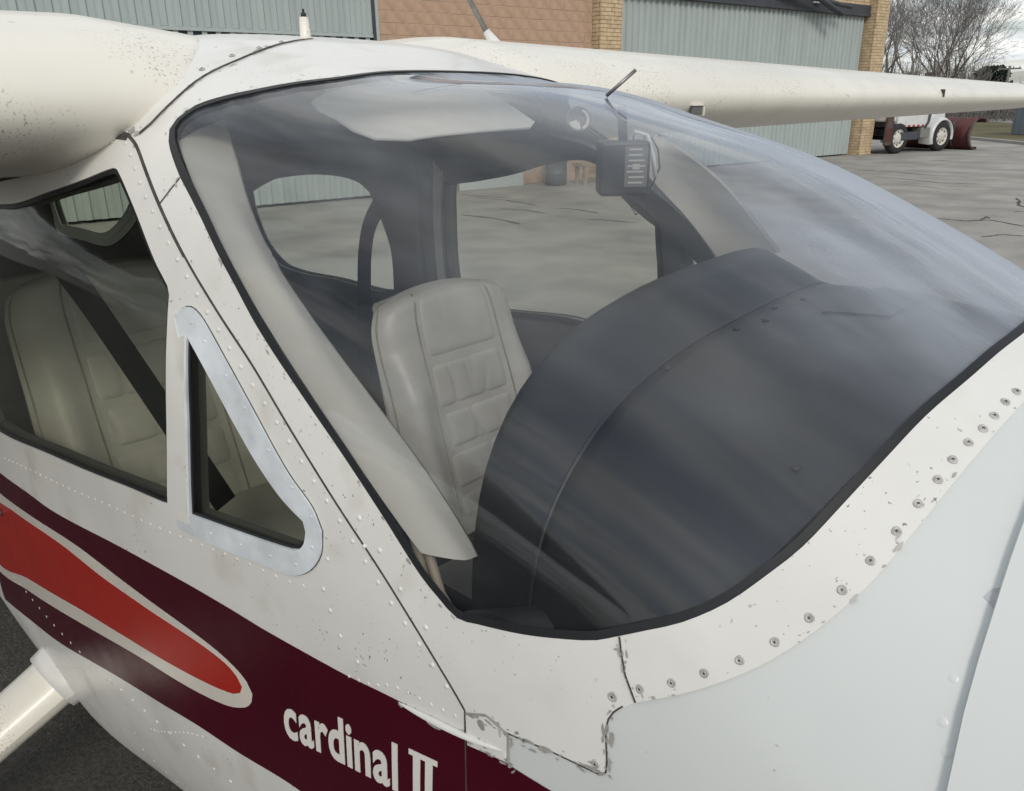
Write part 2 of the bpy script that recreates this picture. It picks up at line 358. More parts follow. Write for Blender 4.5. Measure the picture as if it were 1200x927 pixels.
def dome(mb, x, th, r, off=0.0, hh=0.35, k=7):
    p = hull(np.array([x]), np.array([th]))[0]; N = hull_n(np.array([x]), np.array([th]))[0]; p = p+N*off
    a = np.cross(N, [1.0, 0, 0]); a /= np.linalg.norm(a); b = np.cross(N, a)
    V = []; F = []
    for (rr, z) in ((1.0, 0), (0.75, hh*0.75)):
        for j in range(k):
            t = 2*math.pi*j/k; V.append(p+r*rr*(a*math.cos(t)+b*math.sin(t))+N*r*z)
    V.append(p+N*r*hh)
    for j in range(k):
        F.append((j, (j+1) % k, k+(j+1) % k, k+j)); F.append((k+j, k+(j+1) % k, 2*k))
    mb.add(V, F, True)
def along(path, spacing):
    q = smooth_line(uv(path), 0.004); d = np.concatenate([[0], np.cumsum(np.linalg.norm(np.diff(q, axis=0), axis=1))])
    n = max(1, int(round(d[-1]/spacing))); s = np.linspace(0, d[-1], n+1)
    return [(float(np.interp(t, d, q[:, 0])), float(np.interp(t, d, q[:, 1]))/K) for t in s]

# outlines of the skin panels, windows and paint lines, measured on the fuselage: (station x in m, angle in degrees)
D = {
 'seam': [(-0.2079,33.27),(-0.1759,33.97),(-0.1302,35.67),(-0.0642,38.33),(0.0151,41.66),(0.1014,45.16),(0.1831,48.61),(0.2714,53.41),(0.3526,58.18),(0.4232,62.42),(0.4913,67.11),(0.5451,71.19),(0.5669,73.08)],
 'seam_low': [(0.5669,73.08),(0.57,78.37),(0.571,83.99)],
 'door_top': [(-0.6255,40.17),(-0.5076,39.02),(-0.4133,37.57),(-0.3495,36.21),(-0.3059,35.03),(-0.28,34.12),(-0.2465,33.52),(-0.2079,33.27)],
 'win': [(-0.5196,42.33),(-0.3855,40.28),(-0.2788,38.33),(-0.2071,36.58),(-0.1966,36.63),(-0.1506,38.23),(-0.0966,40.48),(-0.0372,43.46),(-0.0086,44.74),(-0.0024,45.48),(-0.0003,49.68),(-0.0059,58.56),(-0.0293,68.8),(-0.0466,69.06),(-0.1532,69.97),(-0.3182,71.79),(-0.5174,73.72),(-0.7123,75.95)],
 'vent_out': [(0.0184,48.94),(0.0177,47.37),(0.0297,46.14),(0.0467,45.67),(0.0655,45.93),(0.0874,46.82),(0.1382,49.5),(0.1899,52.54),(0.2594,57.07),(0.3052,59.44),(0.3233,61.46),(0.3222,64.09),(0.302,66.8),(0.2665,68.76),(0.223,69.43),(0.1224,70.61),(-0.0003,71.46),(-0.0053,70.01),(0.016,58.06)],
 'vent_in': [(0.0476,48.3),(0.0833,50.24),(0.1249,52.76),(0.1664,55.43),(0.2014,57.62),(0.2438,59.84),(0.2687,60.74),(0.2899,61.35),(0.2948,62.38),(0.2914,63.91),(0.2793,65.04),(0.2499,65.72),(0.1675,66.8),(0.0369,68.25),(0.0514,57.26)],
 'ws_left': [(0.5444,63.2),(0.5135,62.09),(0.4853,60.82),(0.4149,56.51),(0.3435,52.58),(0.2618,48.72),(0.1711,44.74),(0.1234,42.43),(0.0789,40.48),(0.0302,38.29),(-0.0086,36.76),(-0.0463,35.34),(-0.0853,33.85),(-0.112,32.63),(-0.1284,31.47),(-0.1316,30.13),(-0.1221,28.15),(-0.0994,26.43),(-0.061,23.64),(-0.0304,20.09),(-0.008,16.08)],
 'ws_base': [(0.5444,63.2),(0.5719,62.71),(0.6303,61.33),(0.6813,59.66),(0.7133,58.36),(0.7341,57.05),(0.7598,55.38),(0.7881,53.45),(0.8204,50.3),(0.8469,46.34),(0.8622,43.52),(0.8758,39.67),(0.8921,34.03),(0.9058,28.12),(0.9207,21.99),(0.9294,16.73),(0.9374,10.56)],
 'strip_low': [(0.7536,62.96),(0.7658,61.93),(0.805,59.19),(0.8395,56.26),(0.8696,53.01),(0.8952,49.2),(0.9168,44.8),(0.9281,41.26),(0.9398,36.33),(0.9505,30.91),(0.9586,26.18),(0.9662,20.96)],
 'strip_end': [(0.7358,56.98),(0.7502,60.0),(0.7658,61.93)],
 'pil_low': [(0.5671,73.3),(0.6293,72.56),(0.6846,71.58),(0.7386,70.89),(0.7452,70.69),(0.7483,70.21),(0.7473,68.94),(0.7415,66.23),(0.7417,64.87),(0.7455,63.97),(0.7536,62.96)],
 'fold': [(1.0203,56.27),(1.0148,50.55),(1.0122,46.43),(1.0107,42.84),(1.0073,35.42)],
 'split': [(-0.0642,38.33),(-0.056,37.24),(-0.0446,35.49)],
 'fair1': [(-0.2838,33.88),(-0.1845,32.78),(-0.1743,31.55),(-0.1703,28.05),(-0.1759,25.38),(-0.1885,19.46),(-0.243,12.06)],
 'rowA': [(-0.2057,34.07),(-0.1685,35.38),(-0.119,37.44),(-0.0677,39.4),(-0.0208,41.29),(0.0265,43.21),(0.072,45.19),(0.1177,47.15),(0.1613,49.24),(0.2083,51.44),(0.2549,53.84),(0.2997,56.4),(0.3477,59.17),(0.3928,62.05),(0.4382,65.12),(0.4894,68.32),(0.5374,71.58)],
 'rowB': [(-0.7914,81.98),(-0.6356,79.87),(-0.4966,78.33),(-0.3736,76.99),(-0.2498,75.4),(-0.1139,73.99),(-0.0236,73.09),(0.0484,72.25),(0.1146,71.48),(0.1801,70.86),(0.2472,70.28),(0.2831,69.61)],
 'rowC': [(-0.6155,41.19),(-0.5096,39.97),(-0.4216,38.63),(-0.3411,37.08),(-0.2738,35.47),(-0.2413,34.37)],
 'rowD': [(0.3333,64.42),(0.3244,68.48),(0.3363,70.81),(0.3543,73.55),(0.3854,75.73)],
 'rowE': [(0.3666,78.79),(0.4112,77.78),(0.4475,76.04),(0.5169,75.1),(0.552,74.56)],
 'rowF': [(-1.0224,134.24),(-0.8226,127.59),(-0.6796,122.55),(-0.5693,118.4)],
 'rowG': [(-0.2988,120.09),(-0.2438,118.17),(-0.1564,114.36),(-0.1083,112.34),(-0.0605,110.81)],
 'rowH': [(-1.3489,128.6),(-1.3686,135.03),(-1.3504,138.24),(-1.1474,134.89)],
 'rowI': [(-0.421,125.93),(-0.4308,130.35),(-0.3765,131.04),(-0.3261,131.85),(-0.2678,131.32)],
 'rowJ': [(0.3842,58.11),(0.3959,60.79),(0.4209,60.4),(0.4576,63.38),(0.5012,66.07)],
 'rowK': [(0.5735,67.34),(0.5987,68.12),(0.6281,68.15),(0.6714,67.39),(0.7225,67.06),(0.5828,70.44),(0.607,70.23)],
 'vent_riv': [(0.0556,46.9),(0.0851,48.05),(0.1326,50.26),(0.173,52.51),(0.2226,55.54),(0.268,58.2),(0.3056,60.38),(0.3077,63.77),(0.2748,67.01),(0.2214,67.78),(0.1553,68.55),(0.0846,69.35),(0.0194,69.98),(0.0329,57.68),(0.036,51.45)],
 'screws': [(0.7669,60.54),(0.7942,58.66),(0.8198,56.58),(0.845,54.25),(0.8673,51.62),(0.8863,48.65),(0.9021,45.51),(0.9137,42.36),(0.923,39.21),(0.9294,36.23),(0.9353,33.44),(0.9388,31.08),(0.9435,28.78),(0.9485,26.72),(0.9515,24.78),(0.9539,22.6),(0.9575,20.67)],
 'cowl_riv': [(0.9979,51.88),(1.0072,53.89),(0.9954,48.4),(1.0055,41.06)],
 'roof_screws': [(-0.2042,23.37),(-0.2145,19.43),(-0.227,15.72),(-0.2591,11.7)],
 'maroon_up': [(-0.8842,87.46),(-0.6954,86.0),(-0.5259,85.2),(-0.1956,81.65),(-0.0296,80.51),(0.0887,80.19),(0.1964,80.09),(0.3495,79.01),(0.4545,77.61),(0.5618,76.63),(0.6368,76.35),(0.6815,76.18)],
 'maroon_lo': [(-1.3199,125.7),(-1.384,131.83),(-1.0408,125.21),(-0.757,120.17),(-0.4647,114.8),(-0.249,111.39),(-0.0772,108.96),(0.0578,108.31),(0.2161,107.04)],
 'cream': [(-0.9422,93.81),(-0.7147,91.47),(-0.4543,89.14),(-0.2622,88.94),(-0.1023,88.9),(0.0274,89.56),(0.0874,90.74),(0.1166,92.15),(0.1276,93.94),(0.1218,95.63),(0.1023,97.53),(0.0496,99.73),(-0.0504,101.42),(-0.2088,103.14),(-0.4094,106.14),(-0.662,110.31),(-0.9097,114.91),(-1.2516,121.58)],
 'red': [(-0.9679,96.59),(-0.8262,94.65),(-0.5402,91.87),(-0.3364,91.71),(-0.16,90.91),(-0.0181,90.58),(0.0642,91.18),(0.0923,92.36),(0.1022,93.77),(0.0945,95.23),(0.074,96.35),(0.0053,97.78),(-0.1397,99.64),(-0.3213,101.96),(-0.5457,105.02),(-0.8696,110.95),(-1.2112,118.81)],
 'chip': [(0.5684,73.44),(0.5989,72.01),(0.6294,72.66),(0.6318,76.09),(0.5928,76.88),(0.5724,77.29)],
 'blade': [(0.459,77.74),(0.5058,77.11),(0.5471,76.55),(0.5861,75.9),(0.6229,75.08)],
 'text0': [(0.2012,97.5)],
 'text1': [(0.4352,92.54)],
 'textup': [(0.2117,91.86)],
 'ptrim': [(-0.136,31.26),(-0.0673,34.12),(0.0428,38.64),(0.1388,42.92),(0.2342,47.23),(0.3192,51.38),(0.3917,55.3),(0.461,58.98)],
 'ptrim_r': [(-0.1794,27.38),(-0.0812,31.51),(0.0407,35.75),(0.1557,40.14),(0.2537,44.62),(0.3391,48.89),(0.418,52.97),(0.4709,56.02),(0.501,57.91)],
 'ptrim_i': [(-0.2384,22.74),(-0.1268,27.26),(-0.0398,31.49),(0.0527,35.88),(0.1481,39.64),(0.2256,42.71),(0.2962,45.71),(0.3782,49.72),(0.4416,53.72),(0.4935,57.71)],
 'farwin': [(-0.6886,-46.13),(-0.6658,-45.4),(-0.5345,-43.96),(-0.388,-41.9),(-0.2394,-38.89),(-0.1036,-36.29),(-0.0363,-36.51),(0.0031,-41.04),(0.1011,-44.3),(0.095,-48.91),(0.0931,-53.65)],
 'farvent': [(0.1616,-46.61),(0.1578,-52.1),(0.2399,-51.01),(0.2189,-48.44)],
 'farrear': [(-1.8846,-51.35),(-1.8128,-49.93),(-1.6764,-47.82),(-1.5247,-46.6),(-1.3601,-45.95),(-1.2126,-46.17),(-1.1251,-47.17),(-1.0805,-48.94),(-1.0572,-52.61),(-1.032,-56.85),(-1.0132,-61.82),(-1.0171,-71.76),(-1.1117,-72.89),(-1.3334,-72.24),(-1.6927,-71.4),(-1.8273,-65.41),(-1.8849,-56.67)],
 'farsill': [(-0.4721,-70.48),(-0.2461,-68.27)],
 'visor': [(-0.096,-0.239,2.006),(-0.101,-0.206,2.022),(-0.103,-0.125,2.031),(-0.103,0.011,2.031),(-0.102,0.142,2.028),(-0.096,0.207,2.006),(-0.083,0.287,1.963),(-0.08,0.271,1.953),(-0.079,0.117,1.951),(-0.078,0.005,1.947),(-0.077,-0.058,1.942),(-0.078,-0.133,1.947),(-0.083,-0.173,1.962),(-0.089,-0.202,1.982),(-0.093,-0.231,1.996)],
 'porttrim': [(0.1657,-26.41),(0.2179,-28.68),(0.3013,-32.86),(0.3571,-37.49),(0.4007,-41.31)],
 'porttrim_r': [(0.166,-25.28),(0.1979,-30.63),(0.2589,-35.27),(0.3205,-39.05),(0.3618,-41.3)],
 'porttrim_i': [(0.1451,-25.35),(0.1769,-30.35),(0.2257,-34.47),(0.2717,-38.64),(0.3035,-42.08)],
 'latch': [(0.2782,63.63),(0.27,63.18)],
 'handle': [(-0.9627,99.02)],
 'foldchip': [(0.9955,41.37),(0.9993,40.39),(1.0077,39.76),(1.008,40.69),(1.01,41.58),(1.0054,42.06),(1.0013,41.67)],
 'belt': [(-0.961,0.53,1.708),(-1.013,0.52,1.646),(-1.022,0.5,1.544),(-0.998,0.47,1.412),(-0.929,0.4,1.183)],
 'nbelt': [(-0.863,-0.5,1.812),(-0.583,-0.49,1.657),(-0.424,-0.46,1.489),(-0.252,-0.42,1.282)],
}

plane = empty('airplane', (0, 0, 0))
tag(plane, 'white high wing light airplane with maroon and red stripe parked on the asphalt', 'airplane')

# ------------------------------------------------------------------ skin
CTR_TOP = (-0.022, 0.0); CTR_BASE = (0.942, 0.0)
ws_half_top = D['ws_left'] + [(-0.016, 9)]
ws_edge = ws_half_top + [CTR_TOP] + mir(ws_half_top)[::-1] + mir(D['ws_base'])[1:] + [CTR_BASE] + D['ws_base'][:0:-1]
patch('windshield', ws_edge, 'windshield', plane, off=-0.002, thick=0.004, res=0.03)
mb = MB(); ribbon(mb, ws_edge, 0.0085, 0.0015, -0.0012, 0.002, 0.012, True)
mb.build('windshield_seal', 'rubber', plane)
k_split = min(range(len(D['ws_left'])), key=lambda i: abs(D['ws_left'][i][0]-D['split'][-1][0]))
ws_low, ws_high = D['ws_left'][:k_split], D['ws_left'][k_split+1:]
sp = D['split']; k_seam = min(range(len(D['seam'])), key=lambda i: abs(D['seam'][i][0]-sp[0][0]))
def pillar(s):
    f = (lambda L: L) if s > 0 else mir
    kk = [p for p in D['ws_base'] if p[0] < 0.735]
    ol = ws_low[::-1] + kk[1:] + D['strip_end'] + D['pil_low'][::-1][1:] + D['seam'][::-1][:len(D['seam'])-k_seam] + sp[1:]
    return patch('pillar_skin', f(ol), 'white', plane, off=0.0015, thick=0.004)
pillar(1); pillar(-1)
half = [(-3.6, 36), (-2.2, 40)] + [(-1.0, 37.5)] + D['door_top'][:-1] + D['seam'][:k_seam] + sp + ws_high + [(-0.016, 9)]
patch('roof_skin', half + [CTR_TOP] + mir(half)[::-1], 'white', plane, off=0.0012, thick=0.004, res=0.03)
base_c = [p for p in D['ws_base'] if p[0] > 0.73]
low_c = D['strip_low'][1:] + [(0.971, 14), (0.974, 7)]
strip_ol = base_c + [CTR_BASE] + mir(base_c)[::-1] + mir(D['strip_end'])[1:] + mir(low_c)[1:] + [(0.975, 0)] + low_c[::-1] + D['strip_end'][::-1][1:-1]
patch('windshield_retainer', strip_ol, 'white', plane, off=0.0035, thick=0.004)
fold = [(1.0255, 66), (1.0225, 60)] + D['fold'] + [(1.005, 22), (1.004, 10)]
cowl_half = [(0.975, 0)] + low_c[::-1] + [D['strip_low'][0]] + D['pil_low'][::-1] + D['seam_low'] + [(0.567, 118), (1.03, 118), (1.028, 90)] + fold
cowl_ol = cowl_half + [(1.004, 0)] + mir(cowl_half)[:0:-1]
patch('cowl_skin', cowl_ol, 'cowl', plane, off=0.0006, thick=0.004, res=0.025)
ff = [(1.022, 118), (1.020, 90), (1.018, 66)] + [(a-0.006, b) for a, b in D['fold']] + [(0.999, 22), (0.998, 10)]
patch('engine_cowling', ff + [(0.998, 0)] + mir(ff)[::-1] + [(2.1, -118), (2.1, 0), (2.1, 118)], 'cowl', plane, off=0.010, thick=0.012, res=0.05)
def make_door(s):
    f = (lambda L: L) if s > 0 else mir
    ol = D['seam'] + D['seam_low'] + [(0.567, 118), (-0.98, 118), (-0.98, 80), (-0.98, 50), (-0.96, 39)] + D['door_top'][:-1]
    if s > 0: win = D['win'] + [(-0.90, 77.4), (-0.945, 74), (-0.945, 60), (-0.88, 48), (-0.76, 44.2)]; vent = D['vent_in']
    else:
        win = mir(D['farwin']) + [(0.06, 64), (-0.0, 68), (-0.25, 68.4), (-0.47, 70.5), (-0.66, 72), (-0.72, 70), (-0.73, 60), (-0.71, 50)]
        vent = mir(D['farvent'][:1]) + [(0.155, 52), (0.14, 64), (0.36, 65), (0.37, 62), (0.25, 51.5)]
    door = patch('door', f(ol), 'white', plane, off=0.0012, thick=0.004, holes=[f(win), f(vent)])
    wp = patch('window_pane', f(win), 'sideglass', door, off=-0.003, thick=0.003, res=0.05)
    mb = MB(); ribbon(mb, f(win), 0.005, 0.002, -0.0045, 0.0035, 0.012, True); mb.build('window_seal', 'rubber', door)
    vp = patch('vent_pane', f(vent), 'sideglass', door, off=-0.003, thick=0.003, res=0.05)
    if s > 0:
        fr = patch('vent_window_frame', D['vent_out'], 'bluewhite', door, off=0.0045, thick=0.006, holes=[D['vent_in']], res=0.012)
        mb = MB(); ribbon(mb, D['vent_in'], 0.004, 0.002, -0.002, 0.003, 0.012, True); mb.build('vent_seal', 'rubber', door)
        v = D['vent_out']
        # white painted rear limb over the bare frame, and the divider post of the main window
        patch('window_post', [(v[0][0]-0.002, v[0][1]-2.2), (v[0][0]+0.012, v[0][1]-0.2), (D['vent_in'][0][0]-0.004, D['vent_in'][0][1]), (D['vent_in'][-1][0]-0.004, D['vent_in'][-1][1]), (D['vent_in'][13][0]-0.004, D['vent_in'][13][1]), (D['vent_in'][13][0]-0.006, D['vent_in'][13][1]+1.5), (v[17][0]+0.001, v[17][1]), (v[18][0]+0.0006, v[18][1])], 'white', door, off=0.0056, thick=0.003, res=0.012)
        mb = MB()
        for (x, th) in D['vent_riv']: dome(mb, x, th, 0.0026, 0.0045)
        mb.build('frame_rivets', 'bluewhite', door)['kind'] = 'stuff'
    return door
door = make_door(1); make_door(-1)
def fitting(name, x, th, off, r, h, m, k=14):
    p = hull(np.array([x]), np.array([th]))[0]; N = hull_n(np.array([x]), np.array([th]))[0]; mb = MB()
    mb.tube([p+N*off, p+N*(off+h*.7), p+N*(off+h)], [r, r, r*.6], k); return mb.build(name, m, door)
fitting('vent_latch', *D['latch'][0], -0.030, 0.009, 0.016, 'red'); fitting('latch_screw', *D['latch'][1], -0.030, 0.006, 0.012, 'steel')
hx, ht = D['handle'][0]; hp_ = hull(np.array([hx, hx-.09]), np.array([ht, ht+.8])); hn_ = hull_n(np.array([hx]), np.array([ht]))[0]
mb = MB(); mb.tube([hp_[0]+hn_*.002, hp_[0]+hn_*.010, hp_[1]+hn_*.014, hp_[1]+hn_*.002], [.005, .007, .007, .005], 10); mb.build('door_handle', 'steel', door)
rear = mir(D['farrear']); quarter = [(-2.66, 47), (-2.78, 56), (-2.98, 65), (-3.10, 67.5), (-3.30, 65.5), (-3.53, 64), (-3.56, 52), (-3.55, 40), (-3.2, 38.5), (-2.74, 39)]
for s in (1, -1):
    f = (lambda L: L) if s > 0 else mir
    o = patch('rear_side_skin', f([(-3.6, 36), (-2.2, 40), (-0.984, 38.5), (-0.984, 60), (-0.984, 118), (-2.2, 118), (-3.6, 118)]), 'white', plane, off=0.0012, thick=0.004, holes=[f(rear), f(quarter)], res=0.04)
    patch('quarter_window_pane', f(quarter), 'sideglass', o, off=-0.003, thick=0.003, res=0.06)
    patch('rear_window_pane', f(rear), 'sideglass', o, off=-0.003, thick=0.003, res=0.06)
patch('belly_skin', [(-3.6, 118.05), (-2.2, 118.05), (-0.98, 118.05), (0.567, 118.05), (2.1, 118.05), (2.1, 180), (2.1, 241.95), (0.567, 241.95), (-2.2, 241.95), (-3.6, 241.95), (-3.6, 180)], 'white', plane, off=0.001, thick=0.004, res=0.05)
xs = np.linspace(-5.95, -3.603, 26); ths = np.linspace(-180, 180, 61)
mb = MB(); mb.grid(np.array([hull(np.full(61, x), ths) for x in xs])); mb.build('tail_cone', 'white', plane)
def slab(name, root, tip, m, parent, t=0.10):
    """root / tip: leading and trailing edge points of a tail surface"""
    rows = []
    for k in range(7):
        s = k/6; le = np.array(root[0])*(1-s)+np.array(tip[0])*s; te = np.array(root[1])*(1-s)+np.array(tip[1])*s
        ax = np.cross(te-le, np.array(tip[0])-np.array(root[0])); ax /= np.linalg.norm(ax); c = np.linalg.norm(te-le); row = []
        for j in range(25):
            u = (1-math.cos(math.pi*2*j/24))/2; sg = 1 if j <= 12 else -1
            yt = 5*t*c*(.2969*math.sqrt(u)-.126*u-.3516*u*u+.2843*u**3-.1036*u**4)
            row.append(le+(te-le)*u+ax*yt*sg)
        rows.append(row)
    mb = MB(); mb.grid(rows); n = len(mb.v); mb.add([rows[-1][j] for j in range(24)], [tuple(range(24))]); return mb.build(name, m, parent)
slab('tail_fin', ((-4.9, 0, 1.65), (-6.1, 0, 1.6)), ((-5.7, 0, 3.1), (-6.3, 0, 3.1)), 'white', plane)
for s in (1, -1): slab('stabilator', ((-5.3, 0.05*s, 1.6), (-6.1, 0.05*s, 1.6)), ((-5.45, 1.8*s, 1.62), (-6.05, 1.8*s, 1.62)), 'white', plane)
# nose bowl
a = np.linspace(0, 1, 8); mb = MB()
rows = [hull(np.full(61, 2.1), ths, 0.010)]
cx = np.array([2.1, 0, 1.12])
for k in range(1, 9):
    t = k/8; rows.append(cx+(rows[0]-cx)*math.sqrt(max(1-t*t, 0))+np.array([0.16*t, 0, 0]))
mb.grid(np.array(rows)); mb.build('nose_bowl', 'cowl', plane)

# seams between the panels
mb = MB()
ribbon(mb, D['seam'], 0.0013, 0.0013, 0.0012, 0.0010, 0.012)
ribbon(mb, D['seam'][:5], 0.0022, 0.0012, 0.0014, 0.0012, 0.012)
ribbon(mb, D['seam_low'], 0.0009, 0.0009, 0.0012, 0.0012)
ribbon(mb, D['split'], 0.0009, 0.0009, 0.0016, 0.0008)
ribbon(mb, D['pil_low'], 0.0008, 0.0008, 0.0012, 0.0008, 0.008)
ribbon(mb, D['strip_end'], 0.0010, 0.0006, 0.0030, 0.0012)
ribbon(mb, D['door_top'], 0.006, 0.002, 0.0012, 0.0014)
ribbon(mb, D['vent_out'], 0.0006, 0.0010, 0.0012, 0.0008, 0.01, True)
mb.build('panel_gap', 'gap', plane)
# painted bands on the starboard side
lo = D['maroon_lo']; up = D['maroon_up']
xr = 1.00
band = [(-2.15, up[0][1]+6.0), (-1.5, up[0][1]+2.4)] + up + [(0.85, up[-1][1]-1.2), (1.0, up[-1][1]-2.4)] + [(1.0, 110), (0.75, 113), (0.45, lo[-1][1]+0.6)] + lo[::-1] + [(-2.15, lo[0][1]+3)]
patch('maroon_stripe', band, 'maroon', plane, off=0.0019, thick=0.0004, res=0.03)
cr = D['cream']; patch('cream_outline', cr + [(-2.15, cr[-1][1]+6), (-2.15, cr[0][1]+8)], 'creamline', plane, off=0.0023, thick=0.0004, res=0.03)
rd = D['red']; patch('red_stripe', rd + [(-2.15, rd[-1][1]+5), (-2.15, rd[0][1]+9)], 'red', plane, off=0.0027, thick=0.0004, res=0.03)
patch('paint_chip', D['chip'], 'white', plane, off=0.0021, thick=0.0004, res=0.012)
mb = MB(); ribbon(mb, [D['chip'][k] for k in (1, 2, 3)], 0.0016, 0.0012, 0.0022, 0.0004, 0.004); ribbon(mb, [D['chip'][k] for k in (0, 1)], 0.0008, 0.002, 0.0022, 0.0004, 0.004); mb.build('worn_edge', 'primer', plane)
patch('paint_chip', D['foldchip'], 'scuff', plane, off=0.0011, thick=0.0004, res=0.012)
mb = MB(); ribbon(mb, D['blade'], 0.0035, 0.004, 0.0018, 0.002, 0.01, dome=0.005, taper=True); mb.build('fairing_blade', 'white', plane)
def chips(path, count, size, side=(-1, 1), off=0.0019):
    q = smooth_line(uv(path), 0.004); rd = random.Random(int(path[0][0]*1e4)); mb = MB()
    for _ in range(count):
        i = rd.randint(1, len(q)-2); t = q[i+1]-q[i-1]; t /= np.linalg.norm(t)+1e-9; nn = np.array([-t[1], t[0]])
        c = q[i]+nn*rd.choice(side)*abs(rd.gauss(0, 1))*0.0035; s = size*math.exp(rd.gauss(-.3, .55)); k = rd.randint(6, 9); el = rd.uniform(1, 2.6)
        ring = []
        for j in range(k):
            a_ = 2*math.pi*j/k; w = s*rd.uniform(.5, 1.1); ring.append(c+t*w*el*math.cos(a_)+nn*w*math.sin(a_)/el**.5)
        ring = np.array(ring); P = hull(ring[:, 0], ring[:, 1]/K); N = hull_n(ring[:, 0], ring[:, 1]/K)
        mb.add(P+N*off, [tuple(range(k))])
    return mb
mb = chips(D['pil_low'], 70, 0.0022, off=0.0022); mb2 = chips(D['strip_low'], 26, 0.0014, (-1,), off=0.0042); mb.add(mb2.v, mb2.f)
for key, c_, sz, o_ in (('ws_left', 60, .0013, .0022), ('strip_end', 22, .0017, .0042), ('fair1', 70, .0022, .0019), ('split', 12, .0012, .0022), ('blade', 30, .0022, .0022), ('seam', 16, .0010, .0019), ('chip', 34, .0022, .0025)):
    m_ = chips(D[key], c_, sz, (1, -1) if key != 'ws_left' else (-1,), o_); mb.add(m_.v, m_.f)
o = mb.build('chipped_paint', 'primer', plane); o['kind'] = 'stuff'
# lettering: one piece per character, bent onto the skin
def lettering():
    (x0, t0), (x1, t1) = D['text0'][0], D['text1'][0]
    a = np.array([x0, t0*K]); d = np.array([x1-x0, (t1-t0)*K]); d /= np.linalg.norm(d); upv = np.array([0.07, -1.0])
    h = 0.0625                                       # x-height in metres on the skin
    def place(V, F):
        q = a+np.outer(V[:, 0], d)+np.outer(V[:, 1], upv); P = hull(q[:, 0], q[:, 1]/K); N = hull_n(q[:, 0], q[:, 1]/K)
        n = len(V); obj('letter', np.concatenate([P+N*0.0027, P+N*0.0021]), F+[[i+n for i in f[::-1]] for f in F], 'letter', plane)
    def glyph(ch):
        cu = bpy.data.curves.new('letter', 'FONT'); cu.body = ch; cu.size = 1.0; cu.offset = 0.026; cu.resolution_u = 4
        o = bpy.data.objects.new('letter', cu); C.objects.link(o)
        me = bpy.data.meshes.new_from_object(o.evaluated_get(bpy.context.evaluated_depsgraph_get())); bpy.data.objects.remove(o); bpy.data.curves.remove(cu)
        bm = bmesh.new(); bm.from_mesh(me); bpy.data.meshes.remove(me); bmesh.ops.remove_doubles(bm, verts=bm.verts[:], dist=1e-5); bmesh.ops.triangulate(bm, faces=bm.faces[:])
        bmesh.ops.subdivide_edges(bm, edges=[e for e in bm.edges if e.calc_length() > 0.2], cuts=2); bmesh.ops.triangulate(bm, faces=bm.faces[:])
        bm.verts.index_update(); V = np.array([v.co[:2] for v in bm.verts]); F = [[v.index for v in f.verts] for f in bm.faces]; bm.free(); return V, F
    G = [glyph(c) for c in 'cardinal']; gap = 0.065
    tot = sum(np.ptp(V[:, 0]) for V, F in G)+gap*(len(G)-1); sx = 0.258/tot; sy = h/0.53; x = 0.0
    for ch, (V, F) in zip('cardinal', G):
        Q = np.stack([(V[:, 0]-V[:, 0].min())*sx+x, V[:, 1]*sy], 1); place(Q, F); x += np.ptp(V[:, 0])*sx+gap*sx*(0.1 if ch == 'r' else 1)
    # the numeral: two stems joined by slab serifs
    X = [0, .008, .021, .030, .043, .051]; Y = [0, .009, .045, .081, .090]; V = np.array([(x+0.016+q, w-0.004) for q in X for w in Y]); F = []
    for i in range(5):
        for j in range(4):
            if j in (0, 3) or i in (1, 3): F.append([i*5+j, (i+1)*5+j, (i+1)*5+j+1, i*5+j+1])
    used = sorted({k for f in F for k in f}); rm = {k: i for i, k in enumerate(used)}
    place(V[used], [[rm[k] for k in f] for f in F])
lettering()
# rivets and screws
mb = MB()
for key in ('rowA',):
    for (x, th) in along(D[key], 0.0285): dome(mb, x, th, 0.0036, 0.0012, 0.38)
for key, s in (('rowB', 0.029), ('rowC', 0.028), ('rowE', 0.02), ('rowG', 0.02), ('rowI', 0.045), ('rowF', 0.03)):
    for (x, th) in along(D[key], s): dome(mb, x, th, 0.0028, 0.0012, 0.36)
for (x, th) in D['rowD']+D['rowJ']: dome(mb, x, th, 0.0036, 0.0014, 0.45)
for x in np.arange(-2.1, 0.5, 0.05):
    dome(mb, x, 116.5, 0.004, 0.0012, 0.4); dome(mb, x, -116.5, 0.004, 0.0012, 0.4)
mb.build('rivets', 'white', plane)['kind'] = 'stuff'
mb = MB()
for (x, th) in D['cowl_riv']+D['rowK'][2:5]: dome(mb, x, th, 0.0042, 0.0006, 0.10, 12)
mb.build('flush_rivets', 'cowl', plane)['kind'] = 'stuff'
